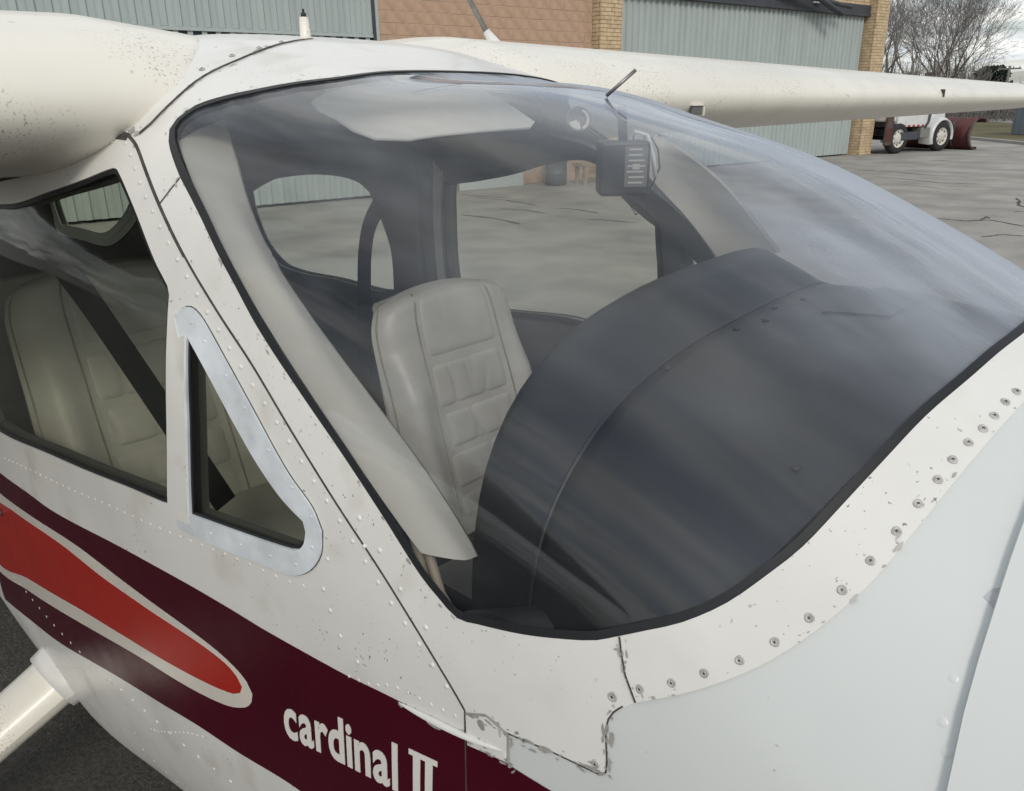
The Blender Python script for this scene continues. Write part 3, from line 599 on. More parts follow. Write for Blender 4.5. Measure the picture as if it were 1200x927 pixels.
def screw(x, th, off, r=0.0042, chipped=True):
    p = hull(np.array([x]), np.array([th]))[0]; N = hull_n(np.array([x]), np.array([th]))[0]; p = p+N*off
    a = np.cross(N, [1.0, 0, 0]); a /= np.linalg.norm(a); b = np.cross(N, a); rot = random.uniform(0, 3)
    mb = MB(); k = 16; rings = [(1.0, 0.0), (0.95, 0.0008), (0.62, 0.0010), (0.56, 0.0003), (0.30, 0.0012), (0.0, 0.0014)]
    V = []; F = []
    for (q, z) in rings:
        for j in range(k):
            t = 2*math.pi*j/k+rot; w = r*q*(1+0.05*math.sin(3*t+rot*5)*(q > 0.9)*chipped)
            V.append(p+w*(a*math.cos(t)+b*math.sin(t))+N*z)
    for i in range(len(rings)-1):
        for j in range(k): F.append((i*k+j, i*k+(j+1) % k, (i+1)*k+(j+1) % k, (i+1)*k+j))
    mb.add(V, F, True); o = mb.build('screw', 'screwpaint', plane)
    mb = MB(); ca = a*math.cos(rot)+b*math.sin(rot); cb_ = np.cross(N, ca)
    mb.box(p+N*0.0012, (r*0.62, r*0.16, 0.0012), (ca, cb_, N)); mb.box(p+N*0.00115, (r*0.16, r*0.62, 0.0012), (ca, cb_, N))
    mb.build('screw_slot', 'gap', o); return o
for (x, th) in D['screws']: screw(x, th, 0.0036)
for (x, th) in [(0.9705, 14), (0.9712, 8), (0.972, 2)]: screw(x-0.012, th, 0.0036)
screw(0.7415, 62.6, 0.0016, 0.005); screw(0.736, 70.0, 0.0016, 0.0045)

# ------------------------------------------------------------------ wings
def airfoil(n, t, m=.02, p=.4):
    u = (1-np.cos(np.linspace(0, np.pi, n)))/2
    yt = 5*t*(.2969*np.sqrt(u)-.126*u-.3516*u**2+.2843*u**3-.1036*u**4)
    yc = np.where(u < p, m/p**2*(2*p*u-u*u), m/(1-p)**2*(1-2*p+2*p*u-u*u)); return u, yc+yt, yc-yt
def wing(side):
    def section(y):
        s = (y-0.45)/4.95; c = 1.6-0.45*s; t = .175-.023*s; u, a, b = airfoil(44, t); i = R(2)
        X = np.concatenate([u[::-1], u[1:]]); Z = np.concatenate([a[::-1], b[1:]])
        return np.stack([-0.20-c*X*math.cos(i), np.full_like(X, side*y), 2.015-0.005*y-max(0, .45-y)*.13+c*Z-c*X*math.sin(i)], -1)
    def fitted(y):
        """a section whose part inside the cabin is drawn out to just under the fuselage skin"""
        q = section(y); x, z = q[:, 0], q[:, 2]; zm = pchip(T['zm'], x); f = np.abs(z-zm)/(pchip(T['zt'], x)-zm); n = pchip(T['n'], x)
        yh = pchip(T['w'], x)*np.clip(1-np.clip(f, 0, 1)**n, 0, 1)**(1/n)-0.010
        q[:, 1] = side*np.where(f < 1, np.maximum(y, yh), y); return q
    rows = np.array([fitted(y) for y in np.concatenate([np.linspace(0.26, 0.60, 18), np.linspace(0.66, 5.4, 60)])]); last = rows[-1]; cen = (last+last[::-1])/2
    ex = []
    for k in range(1, 7):
        t = k/6; r = cen+(last-cen)*math.sqrt(max(1-t*t, 0)); r[:, 1] += side*0.12*t; ex.append(r)
    mb = MB(); mb.grid(np.concatenate([rows, np.array(ex)])); return mb.build('wing', 'wing', plane)
ws_ = wing(-1); wp_ = wing(1)
def le_point(side, y, u, upper):
    s = (y-0.45)/4.95; c = 1.6-0.45*s; t = .175-.023*s; uu, a, b = airfoil(200, t); z = np.interp(u, uu, a if upper else b)
    return np.array([-0.20-c*u*math.cos(R(2)), side*y, 2.015-0.005*y+c*z-c*u*math.sin(R(2))])
# stall vent and small fittings on the port leading edge
mb = MB(); p = le_point(1, 1.12, 0.004, False); mb.box(p+np.array([0.0, 0, -0.012]), (0.012, 0.055, 0.024), None, 0.002); mb.build('leading_edge_vent', 'wall', wp_)
mb = MB(); mb.box(p+np.array([0.004, 0.0, 0.003]), (0.012, 0.066, 0.005)); mb.box(p+np.array([0.004, 0.030, -0.012]), (0.012, 0.005, 0.030)); mb.build('vent_lip', 'wing', wp_)
mb = MB(); p = le_point(1, 3.3, 0.003, True); mb.box(p, (0.02, 0.012, 0.035), None, 0.003); mb.build('stall_tab', 'gap', wp_)
# root fairing strip over the wing junction and its seams
f1 = D['fair1']
mb = MB(); ribbon(mb, f1[1:] + [(-0.30, 6)], 0.0016, 0.0016, 0.0020, 0.0012, 0.012); mb.build('root_seam', 'gap', plane)
for (x, th) in D['roof_screws']: screw(x, th, 0.0016, 0.005)

# landing gear
def gear(side):
    A = np.array([-1.0, 0.52*side, 0.616]); d = np.array([0, side*1.0, -0.45]); d /= np.linalg.norm(d)
    e1 = np.array([1.0, 0, 0]); e2 = np.cross(d, e1)
    rows = []
    for k in range(13):
        t = k/12*0.85; r = 0.082-0.026*k/12
        rows.append([A+d*t+r*1.15*e1*math.cos(a_)+r*0.8*e2*math.sin(a_) for a_ in np.linspace(0, 2*math.pi, 21)])
    g = empty('landing_gear'); g.parent = plane
    mb = MB(); mb.grid(rows); mb.build('gear_leg', 'wing', g)
    rows = []
    for k in range(9):
        t = -0.10+k/8*0.225; r = 0.092+0.13*(1-k/8)**2.2; wx = 1.12+0.9*(1-k/8)**1.4
        rows.append([A+d*t+r*wx*e1*math.cos(a_)+r*0.84*e2*math.sin(a_) for a_ in np.linspace(0, 2*math.pi, 25)])
    rows.append([A+d*0.124+0.078*1.12*e1*math.cos(a_)+0.064*e2*math.sin(a_) for a_ in np.linspace(0, 2*math.pi, 25)])
    mb = MB(); mb.grid(rows); mb.build('leg_fairing', 'white', g)
    w = A+d*0.86+np.array([0, side*0.07, -0.03]); w[2] = 0.2
    rows = [[w+np.array([rr*math.cos(a_), yy, rr*math.sin(a_)]) for a_ in np.linspace(0, 2*math.pi, 33)] for (rr, yy) in [(0.0, -.06), (.1, -.06), (.14, -.075), (.185, -.06), (.2, 0), (.185, .06), (.14, .075), (.1, .06), (0, .06)]]
    mb = MB(); mb.grid(rows); mb.build('wheel', 'rubber', g)
gear(-1); gear(1)
g = empty('nose_gear'); g.parent = plane
mb = MB(); mb.tube([(1.7, 0, 0.75), (1.78, 0, 0.25)], 0.035, 12); mb.build('gear_leg', 'steel', g)
rows = [[np.array([1.80+rr*math.cos(a_), yy, 0.19+rr*math.sin(a_)]) for a_ in np.linspace(0, 2*math.pi, 33)] for (rr, yy) in [(0.0, -.05), (.1, -.05), (.175, -.05), (.19, 0), (.175, .05), (.1, .05), (0, .05)]]
mb = MB(); mb.grid(rows); mb.build('wheel', 'rubber', g)

# roof fittings
mb = MB(); bp = np.array([-0.335, -0.088, 2.118]); mb.tube([bp, bp+np.array([0, 0, .008]), bp+np.array([0, 0, .042])], [0.0115, 0.0105, 0.0085], 14); bo = mb.build('roof_beacon', 'wing', plane)
mb = MB(); mb.tube([bp+np.array([0, 0, .042]), bp+np.array([0, 0, .049]), bp+np.array([0, 0, .050]), bp+np.array([0, 0, .056])], [0.005, 0.005, 0.0022, 0.0022], 10); mb.build('beacon_tip', 'rubber', bo)
ab = np.array([-0.62, 0.725, 2.135]); ad_ = np.array([-0.05, -0.048, 0.125]); ad_ /= np.linalg.norm(ad_)
mb = MB(); mb.tube([ab+np.array([0.012, 0.004, -0.03]), ab+np.array([0.01, 0.003, 0.0]), ab+ad_*0.065], [0.026, 0.022, 0.010], 14); ao = mb.build('whip_antenna', 'card', plane)
mb = MB(); mb.tube([ab+ad_*0.05, ab+ad_*0.6], [0.008, 0.004], 8); mb.build('antenna_rod', 'steel', ao)
hp = hull(np.array([0.31]), np.array([-1.1]))[0]
mb = MB(); mb.tube([hp, hp+np.array([0.03, 0.032, 0.036])], 0.0028, 10); to = mb.build('temperature_probe', 'steel', plane)
mb = MB(); mb.tube([hp-np.array([0, 0, 0.006]), hp+np.array([0.022, 0.022, -0.047])], 0.0026, 10); mb.build('probe_reflection', 'vinyl', to)  # modelled rod standing in for the probe's reflection in the windshield

# ------------------------------------------------------------------ interior
port_hole_win = D['farwin'] + mir([(0.06, 64), (0.0, 68), (-0.25, 68.4), (-0.47, 70.5), (-0.66, 72), (-0.72, 70), (-0.73, 60), (-0.71, 50)])
port_hole_vent = D['farvent'][:1] + mir([(0.155, 52), (0.14, 64), (0.36, 65), (0.37, 62), (0.25, 51.5)])
def grow(L, g):
    q = np.array(uv(L)); c = q.mean(0); return [(float(a), float(b/K)) for a, b in c+(q-c)*(1+g)]
slope = [(-3.55, 36), (-2.15, 39), (-0.20, 34), (-0.06, 34), (0.08, 37.5), (0.22, 42.5), (0.36, 48), (0.46, 55), (0.53, 63), (0.55, 72), (0.55, 120), (-2.15, 120), (-3.55, 120)]
pw = patch('side_trim', mir(slope), 'wall', plane, off=-0.030, thick=0.012, holes=[port_hole_win, port_hole_vent, D['farrear'], mir(quarter)], res=0.03)
starwin = D['win'] + [(-0.90, 77.4), (-0.945, 74), (-0.945, 60), (-0.88, 48), (-0.76, 44.2)]
slope_s = [(-3.55, 36), (-2.15, 39), (-0.20, 36), (-0.06, 38), (0.08, 45), (0.22, 52), (0.36, 58.5), (0.46, 63), (0.53, 68), (0.55, 74), (0.55, 120), (-2.15, 120), (-3.55, 120)]
patch('side_trim', slope_s, 'wall', plane, off=-0.030, thick=0.012, holes=[grow(starwin, 0.03), grow(D['vent_in'], 0.16), rear, quarter], res=0.03)
patch('headliner', [(-3.5, 37), (-2.15, 40), (-0.26, 36), (-0.19, 30), (-0.13, 18), (-0.10, 0), (-0.13, -18), (-0.19, -30), (-0.26, -36), (-2.15, -40), (-3.5, -37)], 'cloth', plane, off=-0.045, thick=0.01, res=0.05)
# frame strips round the port door opening
mb = MB(); ribbon(mb, mir([(-0.70, 42.5), (-0.745, 50), (-0.765, 60), (-0.755, 70), (-0.73, 76)]), 0.016, 0.016, -0.044, -0.006, 0.02); mb.build('door_frame_strip', 'visor', pw)
mb = MB(); ribbon(mb, mir([(-0.79, 41.5), (-0.825, 50), (-0.845, 60), (-0.835, 70), (-0.81, 76)]), 0.006, 0.006, -0.044, -0.006, 0.02); mb.build('door_frame_strip', 'vinyl', pw)
mb = MB(); ribbon(mb, port_hole_win, 0.006, 0.006, -0.036, -0.012, 0.02, True); mb.build('window_seal', 'rubber', pw)
mb = MB(); ribbon(mb, mir(quarter), 0.0, 0.035, -0.052, 0.004, 0.03, True); ribbon(mb, mir(quarter), 0.035, 0.0, -0.052, 0.004, 0.03, True); mb.build('quarter_window_trim', 'visor', pw)
mb = MB(); ribbon(mb, mir(quarter), 0.006, 0.006, -0.046, 0.004, 0.03, True); mb.build('window_seal', 'rubber', pw)
# starboard windshield pillar cover, in two faces that meet at a soft ridge
def curve3(L, offs, n=40):
    q = smooth_line(uv(L), 0.01); d = np.concatenate([[0], np.cumsum(np.linalg.norm(np.diff(q, axis=0), axis=1))]); s = np.linspace(0, d[-1], n)
    qx = np.interp(s, d, q[:, 0]); qy = np.interp(s, d, q[:, 1])/K; return hull(qx, qy, -offs)
a_, r_, i_ = curve3(D['ptrim'], 0.02), curve3(D['ptrim_r'], 0.05), curve3(D['ptrim_i'], 0.085)
rows = []
for w0, w1, w2 in [(1, 0, 0), (.66, .34, 0), (.33, .67, 0), (.10, .85, .05), (.02, .68, .30), (0, .34, .66), (0, .08, .92), (0, 0, 1)]:
    rows.append(a_*w0+r_*w1+i_*w2)
inn = np.array([0.012, 0.012, -0.010]); rows = [r+0 for r in rows]
for r in rows:                                      # the lower end is cut slightly wavy
    r[-1] += np.array([0.004, 0.002, -0.003])*math.sin(r[-1][1]*60)
rows = rows+[r+np.array([-0.004, 0.006, -0.004]) for r in rows[::-1]]+[rows[0]]
mb = MB(); mb.grid(np.array(rows)); mb.build('pillar_trim', 'beige', plane)
a_, r_, i_ = curve3(D['porttrim'], 0.02), curve3(D['porttrim_r'], 0.05), curve3(D['porttrim_i'], 0.085)
rows = [a_*w0+r_*w1+i_*w2 for w0, w1, w2 in [(1, 0, 0), (.66, .34, 0), (.33, .67, 0), (.10, .85, .05), (.02, .68, .30), (0, .34, .66), (0, .08, .92), (0, 0, 1)]]
rows = rows+[r+np.array([0.004, 0.006, 0.002]) for r in rows[::-1]]+[rows[0]]; mb = MB(); mb.grid(np.array(rows)); mb.build('pillar_trim', 'beige', plane)
# sun visor
vis = np.array(D['visor']); nrm = np.array([-1, 0, -0.3]); nrm /= np.linalg.norm(nrm)
n = len(vis); mb = MB(); mb.add(np.concatenate([vis, vis+nrm*0.010]), [tuple(range(n)), tuple(range(n, 2*n))[::-1]]+[(i, (i+1) % n, n+(i+1) % n, n+i) for i in range(n)]); vo = mb.build('sun_visor', 'visor', plane)
mb = MB(); mb.tube([*(vis+nrm*0.004), vis[0]+nrm*0.004, vis[1]+nrm*0.004], 0.0035, 8, False); mb.build('visor_binding', 'card', vo)
# glareshield
def arch(pts, n=41):
    p = np.array(pts, float); d = np.concatenate([[0], np.cumsum(np.linalg.norm(np.diff(p, axis=0), axis=1))]); s = np.linspace(0, d[-1], n)
    t = np.stack([np.interp(s, d, p[:, k]) for k in range(3)], 1)
    for _ in range(3): t[1:-1] = (t[:-2]+2*t[1:-1]+t[2:])/4
    return t
aft = arch([(0.42, y, z) for y, z in [(-.395, 1.28), (-.39, 1.38), (-.38, 1.49), (-.35, 1.58), (-.28, 1.66), (-.18, 1.71), (-.03, 1.738), (.15, 1.748), (.30, 1.752), (.39, 1.742), (.44, 1.70), (.46, 1.55), (.46, 1.28)]])
rid = arch([(0.54, y, z) for y, z in [(-.425, 1.30), (-.42, 1.40), (-.40, 1.51), (-.35, 1.572), (-.26, 1.638), (-.10, 1.680), (.14, 1.697), (.3, 1.703), (.39, 1.695), (.435, 1.65), (.46, 1.52), (.46, 1.28)]])
fro = arch([(.60, -.465, 1.34), (.70, -.475, 1.455), (.77, -.460, 1.525), (.82, -.425, 1.578), (.855, -.36, 1.650), (.885, -.26, 1.708), (.908, -.1, 1.742), (.912, .1, 1.742), (.885, .26, 1.708), (.855, .36, 1.650), (.82, .425, 1.578), (.77, .46, 1.525), (.70, .475, 1.455), (.60, .465, 1.34)])
def deck(v): return rid*(1-v)+fro*v+np.array([0, 0, 0.012])*math.sin(math.pi*v)
lipr = aft+np.array([-0.012, 0, -0.006])
mb = MB(); mb.grid(np.array([lipr+np.array([0.012, 0, -0.012]), lipr, aft+np.array([0, 0, 0.002]), aft*0.66+rid*0.34+np.array([0, 0, .004]), aft*.33+rid*.67+np.array([0, 0, .003]), rid])); gh = mb.build('glareshield', 'vinyl', plane)
mb = MB(); mb.grid(np.array([rid-np.array([0, 0, .003])]+[deck(v) for v in np.linspace(0, 1, 12)])); dk = mb.build('dash_cover', 'vinyl', gh)
mb = MB(); mb.tube([p+np.array([0, 0, .001]) for p in rid], 0.0035, 8); mb.build('piping', 'vinyl', gh)
def deckpt(u, v):
    P = deck(v); s = u*(len(P)-1); i = int(min(s, len(P)-2)); f = s-i; return P[i]*(1-f)+P[i+1]*f
pl = []
for (u, v) in [(0.52, 0.16), (0.66, 0.16), (0.66, 0.42), (0.52, 0.42)]: pl.append((u, v))
us = np.linspace(0.50, 0.68, 8); vs = np.linspace(0.34, 0.60, 6)
P = np.array([[deckpt(u, v)+np.array([0, 0, .003]) for v in vs] for u in us]); mb = MB(); mb.grid(P); mb.grid(P[:, [0, -1]]*0+np.stack([P[:, 0]-np.array([0, 0, .004]), P[:, 0]], 1)); mb.grid(np.stack([P[:, -1], P[:, -1]-np.array([0, 0, .004])], 1)); mb.grid(np.stack([P[0], P[0]-np.array([0, 0, .004])], 1)); mb.build('access_plate', 'vinyl', gh)
for (u, v) in [(0.44, 0.10), (0.52, 0.09), (0.47, 0.16), (0.56, 0.14), (0.34, 0.05), (0.28, 0.85)]:
    q = deckpt(u, v); mb = MB(); mb.tube([q, q+np.array([0, 0, .003])], 0.005, 10); mb.build('snap_fastener', 'rubber', gh)
cen = aft.mean(0); mb = MB(); mb.add([*(aft+np.array([0.02, 0, -0.03])), (0.44, 0.3, 1.0), (0.44, -0.3, 1.0)], [tuple(range(43))]); mb.build('instrument_panel', 'vinyl', plane)
for (y, z) in [(0.1, 1.58), (0.22, 1.58), (0.33, 1.56), (0.1, 1.45), (0.22, 1.45), (0.33, 1.45), (-.1, 1.58), (-.1, 1.46)]:
    mb = MB(); mb.tube([(0.445, y, z-0.02), (0.425, y, z-0.02)], 0.042, 20); mb.build('gauge', 'rubber', plane)
for y in (-0.26, 0.26):
    mb = MB(); mb.tube([(0.44, y, 1.33), (0.26, y, 1.33)], 0.012, 10)
    mb.tube([(0.27, y-0.14, 1.43), (0.255, y-0.145, 1.37), (0.25, y-0.10, 1.325), (0.25, y, 1.32), (0.25, y+0.10, 1.325), (0.255, y+0.145, 1.37), (0.27, y+0.14, 1.43)], 0.013, 10); mb.build('control_yoke', 'vinyl', plane)
# below the hood on the starboard side
mb = MB(); mb.tube([(0.47, -.50, 1.355), (0.50, -.485, 1.365), (0.58, -.43, 1.375), (0.66, -.38, 1.375), (0.69, -.35, 1.37)], [0.03, 0.055, 0.062, 0.060, 0.02], 20); mb.build('defroster_duct', 'vinyl', plane)
for dx in (0.0, 0.022):
    mb = MB(); mb.tube([(0.385+dx, -.475, 1.545), (0.415+dx, -.488, 1.50), (0.445+dx, -.494, 1.445), (0.485+dx, -.492, 1.40), (0.52+dx, -.48, 1.37)], 0.0065, 10); mb.build('vent_hose', 'brass', plane)
mb = MB(); mb.box((0.58, 0, 1.05), (0.02, 0.9, 0.75)); mb.build('firewall', 'cloth', plane)
mb = MB(); mb.box((-1.4, 0, 0.72), (3.9, 0.98, 0.02)); mb.build('cabin_floor', 'cloth', plane)
bh = hull(np.full(60, -3.57), np.linspace(-180, 174, 60), -0.02); mb = MB(); mb.add(bh, [tuple(range(60))]); mb.build('rear_bulkhead', 'cloth', plane)
# seats
def seat(y0, wid=0.475, top=np.array([-0.385, 1.568]), bot=np.array([-0.215, 0.98])):
    s = empty('seat'); s.parent = plane
    d = np.array([bot[0]-top[0], 0, bot[1]-top[1]]); L = np.linalg.norm(d); d /= L; nf = np.array([-d[2], 0, d[0]]); nf /= np.linalg.norm(nf)
    if nf[0] < 0: nf = -nf
    o = np.array([top[0], y0, top[1]]); hw = wid/2
    def halfw(v):     # outline half width down the back; rounded shoulders
        v = np.asarray(v, float)
        return hw*np.where(v < 0.15, 0.72+0.28*np.sqrt(np.clip(1-((0.15-v)/0.15)**2, 0, 1)), 1.0)*(0.93+0.07*np.clip(v/.5, 0, 1))
    def front(u, v):  # u -1..1, v 0..1 ; metres in front of the shell plane
        b = 0.030*np.exp(-((np.abs(u)-0.80)/0.19)**2)*np.clip((v-0.20)/0.2, 0, 1)
        return 0.05+b-0.05*np.abs(u)**8-0.05*np.clip((0.05-v)/0.05, 0, 1)**2
    nu, nv = 49, 61; G = np.zeros((nu, nv, 3)); B = np.zeros((nu, nv, 3))
    for i, u in enumerate(np.linspace(-1, 1, nu)):
        for j, v in enumerate(np.linspace(0, 1, nv)):
            w = halfw(v); crown = 0.022*(1-u*u)*max(0, 1-v*4)
            p = o+np.array([0, u*w, 0])+d*(v*L)-d*crown
            G[i, j] = p+nf*front(u, v); B[i, j] = p-nf*(0.055*(1-np.abs(u)**6)*min(1, v*8+0.15))
    mb = MB(); mb.grid(G); mb.grid(B[::-1])
    mb.grid(np.stack([B[0], G[0]], 0)[:, ::1]); mb.grid(np.stack([G[-1], B[-1]], 0)); mb.grid(np.stack([G[:, 0], B[:, 0]], 0)); mb.grid(np.stack([B[:, -1], G[:, -1]], 0))
    back = mb.build('backrest', 'leather', s)
    # stitched cushions of the centre panel and the head panel
    edges = [0.27, 0.47, 0.635, 0.80, 1.0]
    rnd = random.Random(3)
    def pillow(v0, v1, u0, u1, hgt, pleats):
        n1, n2 = 49, 25; Q = np.zeros((n1, n2, 3)); crease = [(rnd.uniform(.08, .92), rnd.uniform(.0012, .0032), rnd.uniform(-1.5, 1.5), rnd.choice((0.1, 0.3, 0.85))) for _ in range(6)]
        for i, a in enumerate(np.linspace(0, 1, n1)):
            for j, b in enumerate(np.linspace(0, 1, n2)):
                u = u0+(u1-u0)*a; v = v0+(v1-v0)*b; m_ = (1-abs(2*a-1)**12)*(1-abs(2*b-1)**9)
                pl_ = -sum(w_*math.exp(-((a-c_-0.10*(b-.5)*t_)/0.035)**2)*math.exp(-((b-h_)/0.38)**2) for c_, w_, t_, h_ in crease)*m_*pleats
                crown = 0.022*(1-u*u)*max(0, 1-v*4)
                Q[i, j] = o+np.array([0, u*float(halfw(v)), 0])+d*(v*L)-d*crown+nf*(float(front(np.array(u), np.array(v)))-0.012+hgt*m_+pl_)
        q = MB(); q.grid(Q); return q.build('cushion', 'leather', s)
    for k in range(4): pillow(edges[k]+0.003, edges[k+1]-0.003, -0.545, 0.545, 0.017, 1.4)
    pillow(0.02, edges[0]-0.003, -0.545, 0.545, 0.017, 0.25)
    mb = MB()
    for sg in (-1, 1):
        pts = []
        for v in np.linspace(0.02, 1, 30): pts.append(o+np.array([0, sg*0.56*float(halfw(v)), 0])+d*(v*L)-d*(0.022*(1-.31)*max(0, 1-v*4))+nf*(float(front(np.array(sg*.56), np.array(v)))+0.001))
        mb.tube(pts, 0.0022, 6)
        pts = []
        for v in np.linspace(0.0, 1, 30): pts.append(o+np.array([0, sg*0.97*float(halfw(v)), 0])+d*(v*L)-d*(0.022*(1-.94)*max(0, 1-v*4))+nf*(float(front(np.array(sg*.97), np.array(v)))+0.001))
        mb.tube(pts, 0.0024, 6)
    for v in edges[:-1]:
        pts = [o+np.array([0, u*float(halfw(v)), 0])+d*(v*L)-d*(0.022*(1-u*u)*max(0, 1-v*4))+nf*(float(front(np.array(u), np.array(v)))-0.004) for u in np.linspace(-.55, .55, 20)]
        mb.tube(pts, 0.0022, 6)
    mb.build('seam_piping', 'seam', s)
    Q = []
    for a in np.linspace(0, 1, 25):
        row = []
        for b in np.linspace(-1, 1, 25):
            m_ = (1-abs(2*a-1)**8)*(1-abs(b)**8); row.append((bot[0]-0.02+a*0.46, y0+b*hw, 1.01+0.05*a+0.045*m_+0.02*abs(b)**3))
        Q.append(row)
    Q = np.array(Q); mb = MB(); mb.grid(Q); Z = Q.copy(); Z[..., 2] = 0.94
    for e in (lambda A: A[0], lambda A: A[-1], lambda A: A[:, 0], lambda A: A[:, -1]): mb.grid(np.stack([e(Q), e(Z)], 0))
    mb.build('seat_cushion', 'leather', s)
    mb = MB(); mb.box((bot[0]+0.2, y0, 0.84), (0.4, 0.36, 0.2)); mb.build('seat_base', 'vinyl', s)
seat(0.255); seat(-0.30, 0.54, np.array([-0.98, 1.63]), np.array([-0.74, 0.98]))
Q = []
for a in np.linspace(0, 1, 41):
    Q.append([(x, -0.52+1.04*a, z) for x, z in [(-1.30, 0.75), (-1.28, 1.08), (-1.34, 1.16), (-1.72, 1.12), (-1.76, 1.16), (-1.86, 1.46+0.02*abs(math.sin(a*6.28))), (-1.92, 1.49), (-1.97, 1.46), (-1.95, 0.8)]])
mb = MB(); mb.grid(np.array(Q)); mb.build('rear_bench', 'leather', plane)
def webbing(P, width, name, wdir):
    q = np.array(P, float); d = np.concatenate([[0], np.cumsum(np.linalg.norm(np.diff(q, axis=0), axis=1))]); s = np.linspace(0, d[-1], 24)
    q = np.stack([np.interp(s, d, q[:, k]) for k in range(3)], 1)
    for _ in range(3): q[1:-1] = (q[:-2]+2*q[1:-1]+q[2:])/4
    w = np.array(wdir, float); w /= np.linalg.norm(w); t = np.gradient(q, axis=0); t /= np.linalg.norm(t, axis=1, keepdims=True)
    nn = np.cross(t, w); nn /= np.linalg.norm(nn, axis=1, keepdims=True); ww = np.cross(nn, t)
    mb = MB(); mb.grid(np.stack([q-ww*width/2, q+ww*width/2, q+ww*width/2+nn*.002, q-ww*width/2+nn*.002, q-ww*width/2], 1), smooth=False); return mb.build(name, 'belt', plane)
webbing(D['belt'], 0.052, 'seat_belt', (1, 0.3, 0))
webbing(D['nbelt'], 0.062, 'seat_belt', (0.7, 0.35, 0.55))
# compass with its correction card, and the round dial
co = empty('compass', (0.0, 0.0, 0.0)); co.parent = plane
cc_ = np.array([0.252, 0.142, 1.893]); ax = (np.array([0.719, 0.695, 0]), np.array([-0.695, 0.719, 0]), np.array([0, 0, 1.0]))
mb = MB(); mb.box(cc_, (0.085, 0.07, 0.090), ax, 0.006); mb.tube([cc_+np.array([0, 0, .045]), cc_+np.array([-0.005, 0, .10])], 0.008, 8); mb.build('compass_case', 'vinyl', co)
# card on the forward face
cp = cc_+ax[0]*0.018-ax[1]*0.0362
mb = MB(); mb.box(cp+ax[2]*0.004, (0.038, 0.002, 0.066), ax); cd_ = mb.build('correction_card', 'wall', co)
mb = MB()
for k in range(7): mb.box(cp+ax[2]*(0.032-0.009*k)-ax[1]*0.0012+ax[0]*random.uniform(-.002, .002), (0.030-random.uniform(0, .010), 0.0006, 0.0030), ax)
mb.box(cp-ax[1]*0.0012+ax[2]*0.004, (0.012, 0.0008, 0.009), ax); mb.build('card_print', 'beige', cd_)
mb = MB()
w0 = cc_+ax[0]*0.045+ax[2]*0.05-ax[1]*0.02
mb.tube([w0, w0+ax[0]*0.012-ax[2]*0.02, w0+ax[0]*0.016-ax[2]*0.05, w0+ax[0]*0.006-ax[2]*0.075, w0-ax[0]*0.012-ax[2]*0.10, w0-ax[0]*0.03-ax[2]*0.115, w0-ax[0]*0.022-ax[2]*0.128, w0-ax[0]*0.008-ax[2]*0.12, w0-ax[0]*0.02-ax[2]*0.105], 0.0016, 6)
mb.build('compass_wire', 'vinyl', co)
mb = MB(); mb.tube([w0-ax[0]*0.03+ax[2]*0.01, w0-ax[0]*0.008+ax[2]*0.004, w0+ax[0]*0.004-ax[2]*0.03, w0+ax[0]*0.01-ax[2]*0.065], 0.004, 6); mb.build('compass_bracket', 'card', co)
dc = np.array([0.229, 0.049, 1.974]); dn = np.array([0.66, -0.62, 0.25]); dn /= np.linalg.norm(dn); d1 = np.cross(dn, [0, 0, 1.0]); d1 /= np.linalg.norm(d1); d2 = np.cross(d1, dn)
mb = MB(); rows = [[dc+dn*z+rr*(d1*math.cos(t)+d2*math.sin(t)) for t in np.linspace(0, 2*math.pi, 29)] for rr, z in [(0.0, 0), (.018, 0), (.018, .003), (.020, .004), (.021, 0), (.019, -.010), (0, -.010)]]
mb.grid(np.array(rows)); do_ = mb.build('temperature_dial', 'wall', plane)
mb = MB(); rows = [[dc+dn*.001+rr*(d1*math.cos(t)+d2*math.sin(t)) for t in np.linspace(2.0, 4.3, 14)] for rr in (.0135, .0185)]; mb.grid(np.array(rows))
rows = [[dc+dn*.0012+rr*(d1*math.cos(t)+d2*math.sin(t)) for t in np.linspace(4.5, 6.0, 10)] for rr in (.004, .0165)]; mb.grid(np.array(rows)); mb.build('dial_face', 'beige', do_)

# ------------------------------------------------------------------ ground
M['asphalt'] = mat('worn asphalt apron', (0.325, 0.310, 0.282), 0.85, 0.24, 0.9, bump=0.5, bscale=35, spec=0.3, specks=[(60, 0.60, 0.66, 0.8, (0.17, 0.17, 0.165)), (1.1, 0.50, 0.72, 0.16, (0.235, 0.23, 0.22)), (0.35, 0.52, 0.62, 0.10, (0.40, 0.39, 0.365))])
M['grass'] = mat('winter grass', (0.135, 0.122, 0.068), 0.9, 0.3, 0.25, bump=0.3, bscale=20, spec=0.2)
M['path'] = mat('pale concrete strip', (0.30, 0.29, 0.27), 0.85, 0.1, 1.0)
M['tar'] = mat('tar sealed crack', (0.03, 0.03, 0.03), 0.7, 0.3, 9)
M['cmu'] = mat('tan split face block', (0.43, 0.295, 0.21), 0.9, 0.16, 3.5, bump=0.6, bscale=14, spec=0.2)
M['mortar'] = mat('block mortar', (0.48, 0.38, 0.29), 0.9, 0.08, 8, spec=0.2)
M['brick'] = mat('buff brick', (0.55, 0.425, 0.275), 0.85, 0.22, 5.0, bump=0.2, bscale=30, spec=0.2)
M['bmortar'] = mat('grey brown mortar', (0.27, 0.21, 0.15), 0.9, 0.1, 8, spec=0.2)
M['metaldoor'] = mat('grey green painted steel', (0.375, 0.425, 0.42), 0.55, 0.07, 1.2, spec=0.4, stretch=(3, 3, 0.5))
M['darksteel'] = mat('dark steel', (0.045, 0.05, 0.06), 0.6, 0.2, 5)
